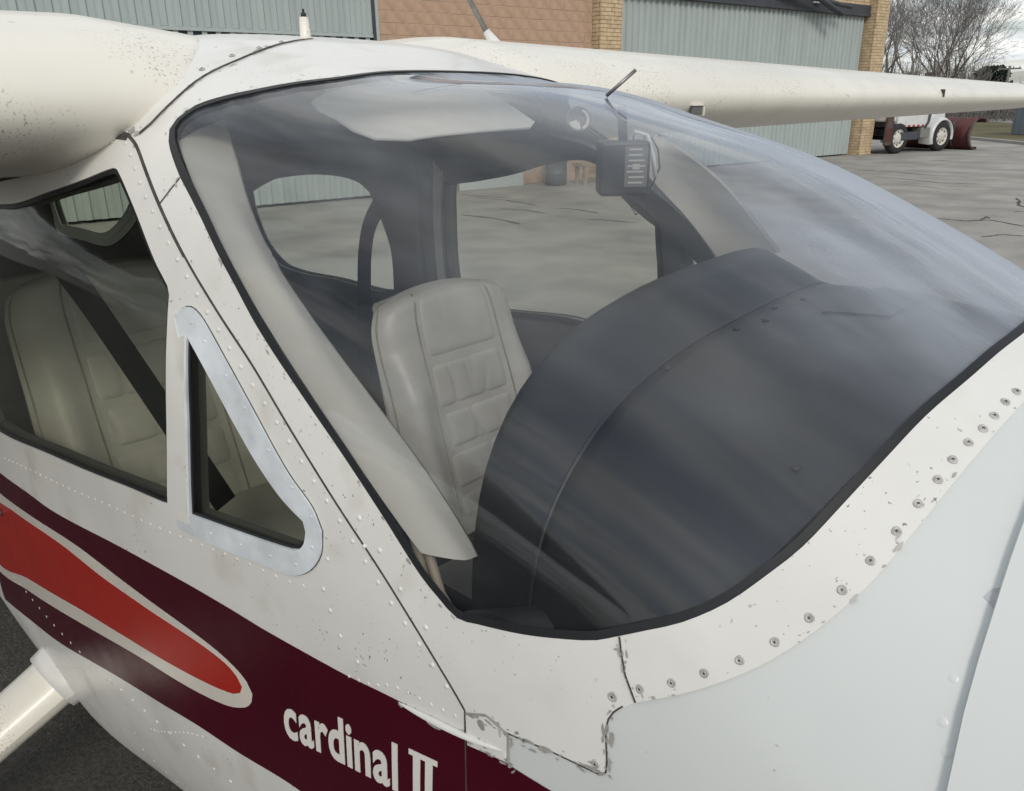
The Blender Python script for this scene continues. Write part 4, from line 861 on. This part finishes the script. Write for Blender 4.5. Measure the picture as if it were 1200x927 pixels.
def sheet(name, pts, m, kind='structure'):
    o = obj(name, pts, [tuple(range(len(pts)))], m); o['kind'] = kind; return o
sheet('ground', [(-500, -500, 0), (500, -500, 0), (500, 500, 0), (-500, 500, 0)], 'asphalt')
M['shadedasphalt'] = mat('coarse shaded asphalt', (0.062, 0.059, 0.052), 0.9, 0.35, 60, bump=0.8, bscale=90, spec=0.3, specks=[(140, 0.60, 0.66, 2, (0.15, 0.14, 0.125))])
sheet('shaded_pavement', [(-60, -60, .004), (9, -60, .004), (9, -.35, .004), (-60, -.35, .004)], 'shadedasphalt')  # dark sheet stands in for the plane's shade and dims side window reflections
kd = np.array([0.617, -0.787]); kn = np.array([0.787, 0.617]); k0 = np.array([-11.33, 44.63])
def gp(a, b, z): q = k0+kd*a+kn*b; return (q[0], q[1], z)
# the grass continues to the horizon behind the apron edge
mb = MB(); n1 = 40
for i in range(n1):
    a0, a1 = -200+i*10, -190+i*10
    mb.add([gp(a0, 0.35, .004), gp(a1, 0.35, .004), gp(a1, 420, .004), gp(a0, 420, .004)], [(0, 1, 2, 3)])
go = mb.build('grass_field', 'grass'); go['kind'] = 'structure'
mb = MB(); mb.add([gp(-200, -.0, 0), gp(200, -.0, 0), gp(200, .0, .12), gp(-200, .0, .12), gp(200, .35, .12), gp(-200, .35, .12), gp(200, .36, 0), gp(-200, .36, 0)], [(0, 1, 2, 3), (3, 2, 4, 5), (5, 4, 6, 7)])
ko = mb.build('kerb', 'path'); ko['kind'] = 'structure'
sheet('path', [gp(-200, 14, .008), gp(200, 14, .008), gp(200, 19, .008), gp(-200, 19, .008)], 'path')
def crack(pts, w):
    p = [np.array((x, y, 0.004)) for x, y in pts]; L = []; Rr = []
    q = []
    for i in range(len(p)-1):
        for k in range(6): q.append(p[i]*(1-k/6)+p[i+1]*k/6+np.array([random.uniform(-1, 1), random.uniform(-1, 1), 0])*0.02*(k > 0))
    q.append(p[-1]); q = np.array(q); t = np.gradient(q, axis=0); t /= np.linalg.norm(t, axis=1, keepdims=True); nn = np.stack([-t[:, 1], t[:, 0], 0*t[:, 0]], 1)
    ww = w*0.7*(0.35+0.9*np.random.rand(len(q), 1)); ww[0] = ww[-1] = w*.2
    mb = MB(); mb.grid(np.stack([q-nn*ww/2, q+nn*ww/2], 1), smooth=False); o = mb.build('crack', 'tar'); o['kind'] = 'structure'
crack([(-10.36, 9.51), (-9.5, 9.57), (-8.59, 9.3)], 0.1)
crack([(-12.29, 11.72), (-11.51, 11.86), (-10.17, 11.5)], 0.08)
crack([(-10.41, 10.62), (-9.9, 10.83), (-9.24, 10.67)], 0.08)
crack([(-9.54, 11.44), (-9.02, 11.49), (-8.41, 11.31)], 0.08)
crack([(-8.05, 10.54), (-7.55, 10.64), (-7.12, 10.7)], 0.07)
crack([(-8.48, 23.66), (-7.47, 23.58), (-5.93, 22.9)], 0.1)
crack([(-7.24, 21.71), (-6.27, 21.45), (-5.3, 20.97), (-4.37, 21.08)], 0.07)
crack([(-3.27, 14.33), (-2.84, 14.26), (-2.54, 14.62), (-1.93, 14.2)], 0.09)
crack([(-2.14, 12.59), (-1.96, 13.04), (-1.68, 13.06)], 0.08)
crack([(-2.67, 14.52), (-2.7, 15.04), (-2.6, 14.85)], 0.06)
crack([(-2.51, 16.07), (-2.37, 16.17)], 0.06)
crack([(-3.03, 18.44), (-2.81, 17.85), (-2.71, 17.21), (-2.52, 16.85)], 0.08)
crack([(-7.92, 28.7), (-7.47, 28.97)], 0.12)
crack([(-6.04, 20.19), (-4.64, 19.42), (-3.51, 19.76)], 0.05)
crack([(-13.08, 12.03), (-12.11, 12.06), (-11.59, 12.22)], 0.09)
# ------------------------------------------------------------------ hangar
E1 = np.array([0.1501, 0.9887, 0]); NN = np.array([0.9887, -0.1501, 0]); B0 = np.array([-14.2, 10.5, 0]); UP = np.array([0, 0, 1.0])
def fp(s, z, d=0.0): return B0+E1*s+UP*z+NN*d
AX = (E1, NN, UP)
han = empty('hangar', tuple(B0)); tag(han, 'tan block hangar with grey corrugated doors and buff brick piers', 'hangar')
def hb(mb, s0, s1, z0, z1, d0, d1, bev=0): mb.box(fp((s0+s1)/2, (z0+z1)/2, (d0+d1)/2)-B0, (s1-s0, d1-d0, z1-z0), AX, bev)
def corr(name, s0, s1, z0, z1, d, pitch, seed):
    rr = random.Random(seed); q = []; s = s0; i = 0
    while s < s1:
        w = pitch
        for (f, dd) in ((0, 0), (.40, 0), (.50, .05), (.88, .05), (1.0, 0)):
            q.append((min(s+f*w, s1), d+dd+rr.uniform(0, .004)))
        s += w
    mb = MB(); mb.grid(np.stack([[fp(a, z0, b)-B0 for a, b in q], [fp(a, z1, b)-B0 for a, b in q]], 1), smooth=False); return mb.build(name, 'metaldoor', han)
# left bifold door (two leaves with the hinge rail between), right door of tall panels
dl = corr('door_leaf', -12.0, 0.10, 0.06, 3.30, -0.02, 0.27, 1); du = corr('door_leaf', -12.0, 0.10, 3.46, 6.4, -0.02, 0.27, 2)
mb = MB(); hb(mb, -12, 0.12, 3.39, 3.455, -0.03, 0.05); mb.build('hinge_rail', 'metaldoor', han)
mb = MB(); hb(mb, -12, 0.12, 3.30, 3.39, -0.08, -0.03); mb.build('hinge_gap', 'darksteel', han)
mb = MB()
for s in np.arange(-11.9, 0, 0.27): mb.box(fp(s, 3.345, 0.0)-B0, (0.10, 0.03, 0.09), AX)
mb.build('hinge_knuckles', 'metaldoor', han)['kind'] = 'stuff'
mb = MB(); hb(mb, 0.10, 0.17, 0, 6.4, -0.05, 0.06); mb.build('door_jamb', 'darksteel', han)
mb = MB(); hb(mb, 0.17, 0.24, 0, 6.4, -0.05, 0.08); mb.build('door_jamb', 'metaldoor', han)
for k in range(5): corr('door_panel', 7.62+k*2.45, 7.62+(k+1)*2.45-0.03, 0.05, 4.72, -0.12-0.012*(k % 2), 0.245, 10+k)
mb = MB(); hb(mb, 7.45, 7.62, 0, 5.0, -0.2, -0.04); mb.build('door_jamb', 'darksteel', han)
mb = MB(); hb(mb, 7.45, 20.0, 4.74, 5.06, -0.15, 0.05); mb.build('door_header', 'darksteel', han)
mb = MB(); hb(mb, 7.5, 20.0, 4.70, 4.78, -0.1, 0.09); mb.build('door_track', 'darksteel', han)
mb = MB(); mb.tube([fp(14.2, 5.15, 0.12)-B0, fp(16.1, 5.02, 0.5)-B0, fp(17.2, 4.62, 0.62)-B0], 0.10, 8); mb.tube([fp(16.2, 5.0, 0.5)-B0, fp(17.9, 4.85, 0.55)-B0], 0.07, 8); mb.build('door_arm', 'darksteel', han)
mb = MB(); hb(mb, 16.45, 16.75, 4.95, 5.10, 0.05, 0.2); mb.build('lamp_bracket', 'card', han)
# block wall: recessed mortar body with every block a piece
mb = MB(); hb(mb, 0.24, 6.62, 0, 6.4, -0.3, -0.004); mb.build('block_wall', 'mortar', han)
bw, bh_ = 0.47, 0.247
mb0 = MB(); mb0.box((0, 0, 0), (bw-0.014, 0.06, bh_-0.014), AX, 0.006); first = None; rr = random.Random(5)
def put_block(s, z, w):
    global first
    if first is None:
        first = mb0.build('block', 'cmu', han); o = first
    else: o = first.copy(); C.objects.link(o); o.parent = han
    p = fp(s, z, -0.025+rr.uniform(-.003, .004))-B0; o.location = p
    if w != 1: o.rotation_euler = (0, 0, math.atan2(E1[1], E1[0])); o.scale = (1, 1, 1)
    return o
row = 0; z = bh_/2
while z < 5.2:
    off = 0.0 if row % 2 == 0 else bw/2; s = 0.24+off+bw/2
    while s < 6.55-bw/2+0.1: put_block(s, z, 1); s += bw
    z += bh_; row += 1
mb = MB(); row = 0; zz = bh_/2
while zz < 6.4:
    off = 0.0 if row % 2 == 0 else bw/2
    if off: mb.box(fp(0.24+bw/4, zz, -0.025)-B0, (bw/2-0.014, 0.06, bh_-0.014), AX)
    e = 0.24+off; nb_ = int((6.55-e+0.1)/bw); e += nb_*bw
    if 6.62-e > 0.05: mb.box(fp((e+6.62)/2, zz, -0.025)-B0, (6.62-e-0.014, 0.06, bh_-0.014), AX)
    if zz > 5.2:
        s = 0.24+off+bw/2
        while s < 6.55-bw/2+0.1: mb.box(fp(s, zz, -0.025)-B0, (bw-0.014, 0.06, bh_-0.014), AX); s += bw
    zz += bh_; row += 1
mb.build('cut_blocks', 'cmu', han)['kind'] = 'stuff'
def pier(s0, s1, ztop, d1):
    mb = MB(); hb(mb, s0+0.012, s1-0.012, 0, ztop, -0.3, d1-0.012); mb.build('pier_core', 'bmortar', han)
    mb = MB(); h = 0.098; L = 0.25; r = 0; z = h/2; q = random.Random(int(s0*10))
    while z < ztop:
        e = s0-(L/2 if r % 2 else 0)
        while e < s1:
            a, b = max(e, s0), min(e+L, s1)
            if b-a > 0.03: hb(mb, a+.007, b-.007, z-h/2+.007, z+h/2-.007, d1-0.05, d1+q.uniform(-.003, .004))
            e += L
        e = -0.28-(L/2 if r % 2 else 0)
        while e < d1-0.06:
            a, b = max(e, -0.28), min(e+L, d1-0.055)
            if b-a > 0.03:
                hb(mb, s0, s0+0.05, z-h/2+.007, z+h/2-.007, a+.007, b-.007); hb(mb, s1-0.05, s1, z-h/2+.007, z+h/2-.007, a+.007, b-.007)
            e += L
        z += h; r += 1
    mb.build('pier_bricks', 'brick', han)['kind'] = 'stuff'
pier(6.64, 7.44, 6.4, 0.30); pier(20.0, 20.82, 6.4, 0.30)
mb = MB(); hb(mb, 7.45, 20.0, 5.06, 6.4, -0.3, -0.014); mb.build('lintel_core', 'bmortar', han)
mb = MB(); z = 5.06+0.049; r = 0
while z < 6.35:
    e = 7.46-(0.125 if r % 2 else 0)
    while e < 19.99:
        a, b = max(e, 7.46), min(e+.25, 19.98)
        if b-a > .03: hb(mb, a+.007, b-.007, z-.042, z+.042, -0.04, 0.0)
        e += .25
    z += .098; r += 1
mb.build('lintel_bricks', 'brick', han)['kind'] = 'stuff'
mb = MB(); hb(mb, -12.4, 21.0, 6.4, 6.6, -16, 0.4); mb.build('roof', 'darksteel', han)
mb = MB(); hb(mb, 20.0, 20.8, 0, 6.4, -16, -0.3); mb.build('side_wall', 'cmu', han)
mb = MB(); hb(mb, -12.4, -12.0, 0, 6.4, -16, 0.3); mb.build('side_wall', 'cmu', han)
mb = MB(); hb(mb, -12, 20, 0, 6.4, -1.0, -0.9); mb.build('inner_wall', 'darksteel', han)
# ------------------------------------------------------------------ things along the hangar wall
M['wood'] = mat('weathered wood', (0.33, 0.25, 0.17), 0.8, 0.2, 6, bump=0.2)
M['drum'] = mat('dark blue grey drum paint', (0.05, 0.055, 0.065), 0.5, 0.2, 8)
M['palewood'] = mat('pale board', (0.45, 0.48, 0.48), 0.7, 0.06, 4)
def wall_thing(name, s, d, label, cat, group=None):
    o = empty(name, tuple(fp(s, 0, d))); o.rotation_euler.z = math.atan2(E1[1], E1[0]); return tag(o, label, cat, group)
b = wall_thing('wooden_bench', 5.85, 1.1, 'weathered wooden bench with a thick tan top against the block wall', 'bench')
mb = MB(); mb.box((0, 0, .50), (1.35, .40, .09), None, .01); mb.build('seat_board', 'wood', b)
for x in (-.55, .55):
    for y in (-.15, .15):
        mb = MB(); mb.box((x, y, .228), (.08, .08, .455)); mb.build('leg', 'wood', b)
mb = MB(); mb.box((0, 0, .2), (1.0, .05, .07)); mb.build('stretcher', 'wood', b)
d_ = wall_thing('steel_drum', 4.75, 0.75, 'dark steel drum left of the wooden bench by the block wall', 'drum')
mb = MB(); mb.tube([(0, 0, .012), (0, 0, .03), (0, 0, .28), (0, 0, .30), (0, 0, .32), (0, 0, .55), (0, 0, .57), (0, 0, .85)], [.27, .28, .28, .295, .28, .28, .295, .28], 20); mb.build('body', 'drum', d_)
mb = MB(); mb.tube([(0, 0, .851), (0, 0, .87)], [.29, .29], 20); mb.build('rim', 'darksteel', d_)
c_ = wall_thing('hand_cart', 6.7, 1.6, 'dark two wheeled hand cart standing behind the wooden bench', 'cart')
mb = MB(); mb.tube([(-.2, 0, .08), (-.2, -.18, 1.25), (.2, -.18, 1.25), (.2, 0, .08)], .025, 8); mb.tube([(-.2, -.07, .5), (.2, -.07, .5)], .02, 6); mb.tube([(-.2, -.12, .85), (.2, -.12, .85)], .02, 6); mb.build('frame', 'darksteel', c_)
mb = MB(); mb.box((0, .14, .05), (.42, .28, .02)); mb.build('toe_plate', 'darksteel', c_)
for x in (-.26, .26):
    mb = MB(); mb.tube([(x-.03, -.06, .13), (x+.03, -.06, .13)], .13, 18); mb.build('wheel', 'rubber', c_)
p_ = wall_thing('pale_board', 3.1, 0.2, 'long pale grey board leaning low against the block wall', 'board')
mb = MB(); mb.box((0, 0, .16), (2.0, .05, .32), None, .008); mb.build('face_board', 'palewood', p_)
for x in (-.8, .8):
    mb = MB(); mb.box((x, .06, .14), (.08, .06, .27)); mb.build('cleat', 'wood', p_)
# ------------------------------------------------------------------ snow plough truck
M['truckwhite'] = mat('dirty white truck paint', (0.60, 0.61, 0.61), 0.4, 0.10, 3.0, coat=0.2)
M['rust'] = mat('rusty steel', (0.085, 0.06, 0.05), 0.8, 0.35, 5.0, bump=0.2)
M['plowred'] = mat('worn dark red plow paint', (0.085, 0.022, 0.022), 0.6, 0.35, 3.0, bump=0.1)
M['greysteel'] = mat('grey aluminium box', (0.22, 0.22, 0.21), 0.5, 0.15, 6, metal=0.3)
M['redlens'] = mat('red reflector', (0.30, 0.03, 0.03), 0.3, 0.1, 9)
M['tyre'] = mat('tyre rubber', (0.02, 0.02, 0.021), 0.8, 0.2, 8)
M['rim'] = mat('pale steel wheel', (0.55, 0.54, 0.48), 0.5, 0.15, 9)
M['darkglass'] = mat('dark cab glass', (0.02, 0.025, 0.03), 0.08, 0.1, 3)
tr = empty('plow_truck', (-10.72, 33.25, 0), R(73)); tag(tr, 'white truck with a dark red snow plow parked past the end of the hangar', 'truck')
def lathe_y(mb, c, prof, k=28):
    c = np.array(c, float); mb.grid(np.array([[c+np.array([r*math.cos(t), y, r*math.sin(t)]) for t in np.linspace(0, 2*math.pi, k+1)] for r, y in prof]))
def wheel(x, y, sg):
    w = empty('wheel'); w.parent = tr; w.location = (x, y, 0.55)
    mb = MB(); lathe_y(mb, (0, 0, 0), [(.33, -.13), (.50, -.15), (.55, -.09), (.55, .09), (.50, .15), (.33, .13)]); mb.build('tyre', 'tyre', w)
    mb = MB(); lathe_y(mb, (0, 0, 0), [(.345, -.13), (.345, .13)]); lathe_y(mb, (0, sg*.07, 0), [(.345, sg*.06), (.30, sg*.03), (.20, 0.0), (.17, sg*.05), (.10, sg*.07), (0, sg*.07)])
    mb.build('rim', 'rim', w)
    for k in range(8):
        t = k*math.pi/4; mb = MB(); mb.tube([(.245*math.cos(t), sg*.075, .245*math.sin(t)), (.245*math.cos(t), sg*.09, .245*math.sin(t))], .035, 8); mb.build('hand_hole', 'tyre', w)
for x, sd in ((1.25, 1), (-1.35, 1)):
    for y in (-1.0, 1.0): wheel(x, y, 1 if y > 0 else -1)
mb = MB(); mb.box((0.1, .42, .78), (4.0, .12, .22)); mb.box((0.1, -.42, .78), (4.0, .12, .22)); mb.box((1.25, 0, .55), (.14, 1.8, .14)); mb.box((-1.35, 0, .55), (.14, 1.8, .14)); mb.build('chassis', 'tyre', tr)
def prism_y(name, prof, y0, y1, m, parent, bev=0.03):
    bm = bmesh.new(); a = [bm.verts.new((x, y0, z)) for x, z in prof]; b2 = [bm.verts.new((x, y1, z)) for x, z in prof]; n = len(prof)
    bm.faces.new(a); bm.faces.new(b2[::-1])
    for i in range(n): bm.faces.new((a[(i+1) % n], a[i], b2[i], b2[(i+1) % n]))
    bmesh.ops.recalc_face_normals(bm, faces=bm.faces[:])
    if bev: bmesh.ops.bevel(bm, geom=bm.edges[:], offset=bev, segments=2, affect='EDGES', profile=.5)
    me = bpy.data.meshes.new(name); bm.to_mesh(me); bm.free(); o = bpy.data.objects.new(name, me); set_mat(o, m); return link(o, parent)
prism_y('hood', [(0.55, 1.05), (2.05, 1.0), (2.05, 1.45), (1.7, 1.62), (0.55, 1.78)], -.62, .62, 'truckwhite', tr, .06)
cab = prism_y('cab', [(-0.95, .95), (0.58, .95), (0.62, 1.75), (0.30, 2.45), (-0.85, 2.5), (-0.95, 2.4)], -.98, .98, 'truckwhite', tr, .06)
for y in (-.985, .985): prism_y('cab_window', [(-.6, 1.75), (.42, 1.75), (.20, 2.3), (-.6, 2.32)], y-.01, y+.01, 'darkglass', cab, 0)
mb = MB(); mb.box((0.475, 0, 2.1), (.02, 1.6, .55), ((.91, 0, -.41), (0, 1, 0), (.41, 0, .91))); mb.build('windscreen', 'darkglass', cab)
# flared fender arches over the front wheels
for sg in (-1, 1):
    rows = []
    for t in np.linspace(R(-12), R(205), 22):
        cx_, cz_ = 1.25+.70*math.cos(t), .55+.70*math.sin(t)
        rows.append([(cx_, sg*.60, cz_+.04), (cx_, sg*1.05, cz_), (cx_-.06*math.cos(t), sg*1.16, cz_-.06*math.sin(t)), (1.25+.60*math.cos(t), sg*1.16, .55+.60*math.sin(t)), (1.25+.60*math.cos(t), sg*.6, .55+.60*math.sin(t))])
    mb = MB(); mb.grid(np.array(rows)); mb.build('fender', 'truckwhite', tr)
    mb = MB(); mb.box((.15, sg*.95, .72), (.55, .42, .38), None, .03); mb.build('step_box', 'greysteel', tr)
    mb = MB(); mb.box((-.62, sg*1.02, 1.16), (1.75, .16, .42), None, .02); mb.build('side_skirt', 'truckwhite', tr)
    for k in range(6):
        mb = MB(); mb.box((-1.35+k*.27, sg*1.105, .985), (.13, .012, .07)); mb.build('reflector', 'redlens', tr)
    mb = MB(); mb.tube([(.40, sg*1.1, 1.55), (.28, sg*1.12, 1.1), (.05, sg*1.12, .85)], .05, 8); mb.build('exhaust_pipe', 'darksteel', tr)
    mb = MB(); mb.box((-.75, sg*1.0, .62), (1.0, .30, .30), None, .04); mb.build('tank', 'drum', tr)
    mb = MB(); mb.box((-1.98, sg*1.12, .85), (.36, .10, 1.05), None, .015); mb.build('mud_flap', 'rust', tr)
    mb = MB(); mb.box((-1.98, sg*1.175, .70), (.30, .02, .45)); mb.build('flap_plate', 'plowred', tr)
mb = MB(); mb.box((-1.5, 0, 1.75), (0.95, 2.0, 1.2), None, .05); mb.build('rear_box', 'truckwhite', tr)
mb = MB(); mb.box((2.12, 0, .85), (.18, 2.0, .32), None, .03); mb.build('bumper', 'darksteel', tr)
# plow: curved blade with end ribs
pw_ = empty('plow'); pw_.parent = tr
prof = [(2.62+.50*math.cos(t)-.45, .62+.58*math.sin(t)) for t in np.linspace(R(-85), R(85), 16)]
prof = [(2.95-.55*math.cos(t), .60+.58*math.sin(t)) for t in np.linspace(R(-80), R(78), 16)] + [(3.05, 1.17), (3.35, 1.14), (3.40, 1.02)]
rows = []
for y in np.linspace(-1.5, 1.5, 9): rows.append([(x+.0, y, z) for x, z in prof])
mb = MB(); mb.grid(np.array(rows)); bl = mb.build('blade', 'plowred', pw_); md = bl.modifiers.new('thick', 'SOLIDIFY'); md.thickness = .04
for y in (-1.52, -.75, 0, .75, 1.52):
    mb = MB(); q = [(x, y, z) for x, z in prof]; q2 = [(x+.12*math.cos(i/len(prof)*3.1-1.5)*-1, y, z) for i, (x, z) in enumerate(prof)]
    mb.grid(np.stack([[np.array(a)+np.array((-.10, -.03, 0)) for a in q], [np.array(a)+np.array((-.10, .03, 0)) for a in q], [np.array(a)+np.array((.02, .03, 0)) for a in q], [np.array(a)+np.array((.02, -.03, 0)) for a in q], [np.array(a)+np.array((-.10, -.03, 0)) for a in q]], 1), smooth=False)
    mb.build('rib', 'rust', pw_)
mb = MB(); mb.box((2.95, 0, .06), (.06, 3.05, .10)); mb.build('cutting_edge', 'darksteel', pw_)
mb = MB(); mb.tube([(2.15, .4, .7), (2.45, .5, .55)], .05, 8); mb.tube([(2.15, -.4, .7), (2.45, -.5, .55)], .05, 8); mb.tube([(2.15, 0, 1.0), (2.5, 0, .9)], .05, 8); mb.build('push_arm', 'darksteel', pw_)
# ------------------------------------------------------------------ shed, pole
M['shedpaint'] = mat('blue grey shed paint', (0.115, 0.14, 0.165), 0.6, 0.12, 1.5)
sh = empty('utility_shed', (-8.9, 51.2, 0), R(-18)); tag(sh, 'low blue grey metal shed on the grass beyond the apron', 'shed')
mb = MB(); mb.box((0, 0, .86), (3.0, 2.4, 1.7), None, .02); mb.build('wall', 'shedpaint', sh)
mb = MB(); mb.box((0, 0, 1.76), (3.15, 2.55, .09), None, .02); mb.build('roof', 'shedpaint', sh)
for x in np.linspace(-1.3, 1.3, 9):
    mb = MB(); mb.box((x, -1.215, .86), (.06, .03, 1.6)); mb.build('rib', 'shedpaint', sh)
mb = MB(); mb.box((-1.52, -.9, 1.35), (.05, .3, .3)); mb.tube([(-1.56, -.9, 1.5), (-1.56, -.9, .02)], .05, 8); mb.build('meter_box', 'greysteel', sh)
def at(px_dir, dist): return (1.1+px_dir[0]*dist, -1.02+px_dir[1]*dist)
def dirpx(deg): return (math.cos(R(deg)), math.sin(R(deg)))
x, y = at(dirpx(103.55), 92)
po = empty('utility_pole', (x, y, 0)); tag(po, 'grey utility pole with a crossarm right of the evergreen', 'utility pole')
M['pole'] = mat('weathered pole', (0.17, 0.155, 0.14), 0.9, 0.15, 5)
mb = MB(); mb.tube([(0, 0, 0), (0, 0, 4.6)], [.14, .11], 10); mb.build('post', 'pole', po)
mb = MB(); mb.box((0, 0, 4.35), (1.9, .12, .14), ((.97, .24, 0), (-.24, .97, 0), (0, 0, 1))); mb.build('crossarm', 'pole', po)
for k in (-.8, -.3, .3, .8):
    mb = MB(); mb.tube([(k*.97, k*.24, 4.42), (k*.97, k*.24, 4.58)], [.05, .03], 8); mb.build('insulator', 'greysteel', po)
# ------------------------------------------------------------------ trees
M['bark'] = mat('grey bark', (0.17, 0.155, 0.14), 0.9, 0.25, 4, spec=0.2)
M['twig'] = mat('twig bark', (0.205, 0.195, 0.188), 0.9, 0.2, 3, spec=0.2)
M['needle'] = mat('dark needles', (0.020, 0.032, 0.022), 0.7, 0.4, 2, spec=0.2)
def bare_tree(deg, dist, h, stems, seed, label, spread=0.5):
    x, y = at(dirpx(deg), dist); t = empty('bare_tree', (x, y, 0)); tag(t, label, 'tree', 'bare trees behind the hangar')
    rd_ = random.Random(seed); tk = MB(); tw = MB()
    def grow_(p, d, L, r, depth):
        if depth > 7: return
        n = 4 if depth < 3 else 2; pts = [p]; q = p.copy(); dd = d.copy()
        for i in range(n):
            dd = dd+np.array([rd_.gauss(0, .10), rd_.gauss(0, .10), rd_.gauss(0.035, .06)]); dd /= np.linalg.norm(dd); q = q+dd*L/n; pts.append(q.copy())
        r1 = r*.70; (tk if depth < 3 else tw).tube(pts, [r+(r1-r)*i/n for i in range(n+1)], 7 if depth < 2 else (4 if depth < 4 else 3), False)
        if depth == 7: return
        k = 3 if depth < 5 and rd_.random() < .35 else 2
        for j in range(k+ (1 if depth in (1, 2, 3) else 0)):
            side = j >= k
            src = pts[-1] if not side else pts[rd_.randint(1, n-1)] if n > 1 else pts[-1]
            ax_ = np.array([rd_.gauss(0, 1), rd_.gauss(0, 1), rd_.gauss(0, .6)]); ax_ -= dd*(ax_@dd); ax_ /= np.linalg.norm(ax_)
            an = rd_.uniform(.25, .65)*(1.0 if j else .6)
            nd = dd*math.cos(an)+ax_*math.sin(an); grow_(src.copy(), nd, L*rd_.uniform(.66, .84), max(r1*rd_.uniform(.60, .80), .007), depth+1)
    for s in range(stems):
        a = 2*math.pi*s/max(stems, 1)+rd_.uniform(0, 1); lean = spread*(0.0 if stems == 1 else rd_.uniform(.15, .45))
        d = np.array([math.cos(a)*lean, math.sin(a)*lean, 1.0]); d /= np.linalg.norm(d)
        grow_(np.array([math.cos(a), math.sin(a), 0])*0.2*(stems > 1), d, h*0.27, 0.022*h/(1+.22*(stems-1)), 0)
    tk.build('trunk', 'bark', t); tw.build('crown', 'twig', t)
bare_tree(109.6, 62, 9.5, 1, 3, 'bare tree with one dark trunk right beside the brick pier')
bare_tree(106.9, 66, 9.5, 5, 11, 'wide bare tree with several leaning stems, rightmost of the bare trees')
bare_tree(107.8, 74, 11.0, 2, 21, 'tall bare tree between the one trunk tree and the wide many stemmed tree')
bare_tree(111.2, 80, 10.5, 2, 33, 'bare tree half hidden behind the brick pier')
x, y = at(dirpx(104.25), 105); ev = empty('evergreen_tree', (x, y, 0)); tag(ev, 'small dense dark evergreen tree near the utility pole', 'tree')
mb = MB(); mb.tube([(0, 0, 0), (0, 0, 3.0), (0, 0, 4.7)], [.2, .14, .03], 8); mb.build('trunk', 'bark', ev)
rd_ = random.Random(4); mb = MB()
for k in range(3400):
    z = 0.4+4.6*rd_.random()**1.1; lump = 1+.25*math.sin(z*3.3); R_ = (2.3*(1-(z-0.5)/5.6)**0.55+.1)*lump; a = rd_.uniform(0, 6.283); r = R_*(rd_.random()**.4)
    r *= 1+.2*math.sin(3*a+z)
    c = np.array([r*math.cos(a), r*math.sin(a), z]); u = np.array([rd_.gauss(0, 1), rd_.gauss(0, 1), rd_.gauss(0, .5)]); u /= np.linalg.norm(u); v = np.cross(u, [rd_.gauss(0, 1), rd_.gauss(0, 1), 1]); v /= np.linalg.norm(v)+1e-9
    s = rd_.uniform(.12, .30); mb.add([c-u*s, c+v*s*.5, c+u*s, c-v*s*.5+np.array([0, 0, -.05])], [(0, 1, 2, 3)])
mb.build('crown', 'needle', ev)
# far brush and woods: one mass of thin stems
rd_ = random.Random(9); mb = MB()
for k in range(2600):
    dg = rd_.uniform(93, 125); ds = rd_.uniform(80, 120); x, y = at(dirpx(dg), ds); h = rd_.uniform(2.2, 5.6)*(1.0 if dg > 104.6 else .55)
    p = np.array([x, y, 0.0]); q = p+np.array([rd_.gauss(0, .5), rd_.gauss(0, .5), h]); m_ = (p+q)/2+np.array([rd_.gauss(0, .2), rd_.gauss(0, .2), 0])
    mb.tube([p, m_, q], [.05, .035, .015], 3, False)
    for j in range(5):
        f = rd_.uniform(.25, .95); s = p*(1-f)+q*f; e = s+np.array([rd_.gauss(0, .6), rd_.gauss(0, .6), rd_.uniform(.2, 1.0)]); mb.tube([s, e], [.022, .01], 3, False)
mb.build('brush', 'twig')['kind'] = 'stuff'
M['farwood'] = mat('distant woodland', (0.085, 0.075, 0.07), 0.95, 0.25, .2, spec=0.1)
mb = MB(); rd_ = random.Random(12)
for k in range(5200):
    dg = rd_.uniform(85, 140); ds = rd_.uniform(190, 260); x, y = at(dirpx(dg), ds); z = rd_.uniform(0, 1)**.7*(5.5+2.0*math.sin(dg*1.7)+math.sin(dg*5.1)); s = rd_.uniform(.5, 1.4)
    u = np.array([rd_.gauss(0, 1), rd_.gauss(0, 1), rd_.gauss(0, .7)]); u /= np.linalg.norm(u); v = np.cross(u, [rd_.gauss(0, 1), rd_.gauss(0, 1), 1]); v /= np.linalg.norm(v)+1e-9
    c = np.array([x, y, z]); mb.add([c-u*s, c+v*s*.6, c+u*s, c-v*s*.6], [(0, 1, 2, 3)])
mb.build('far_woods', 'farwood')['kind'] = 'stuff'
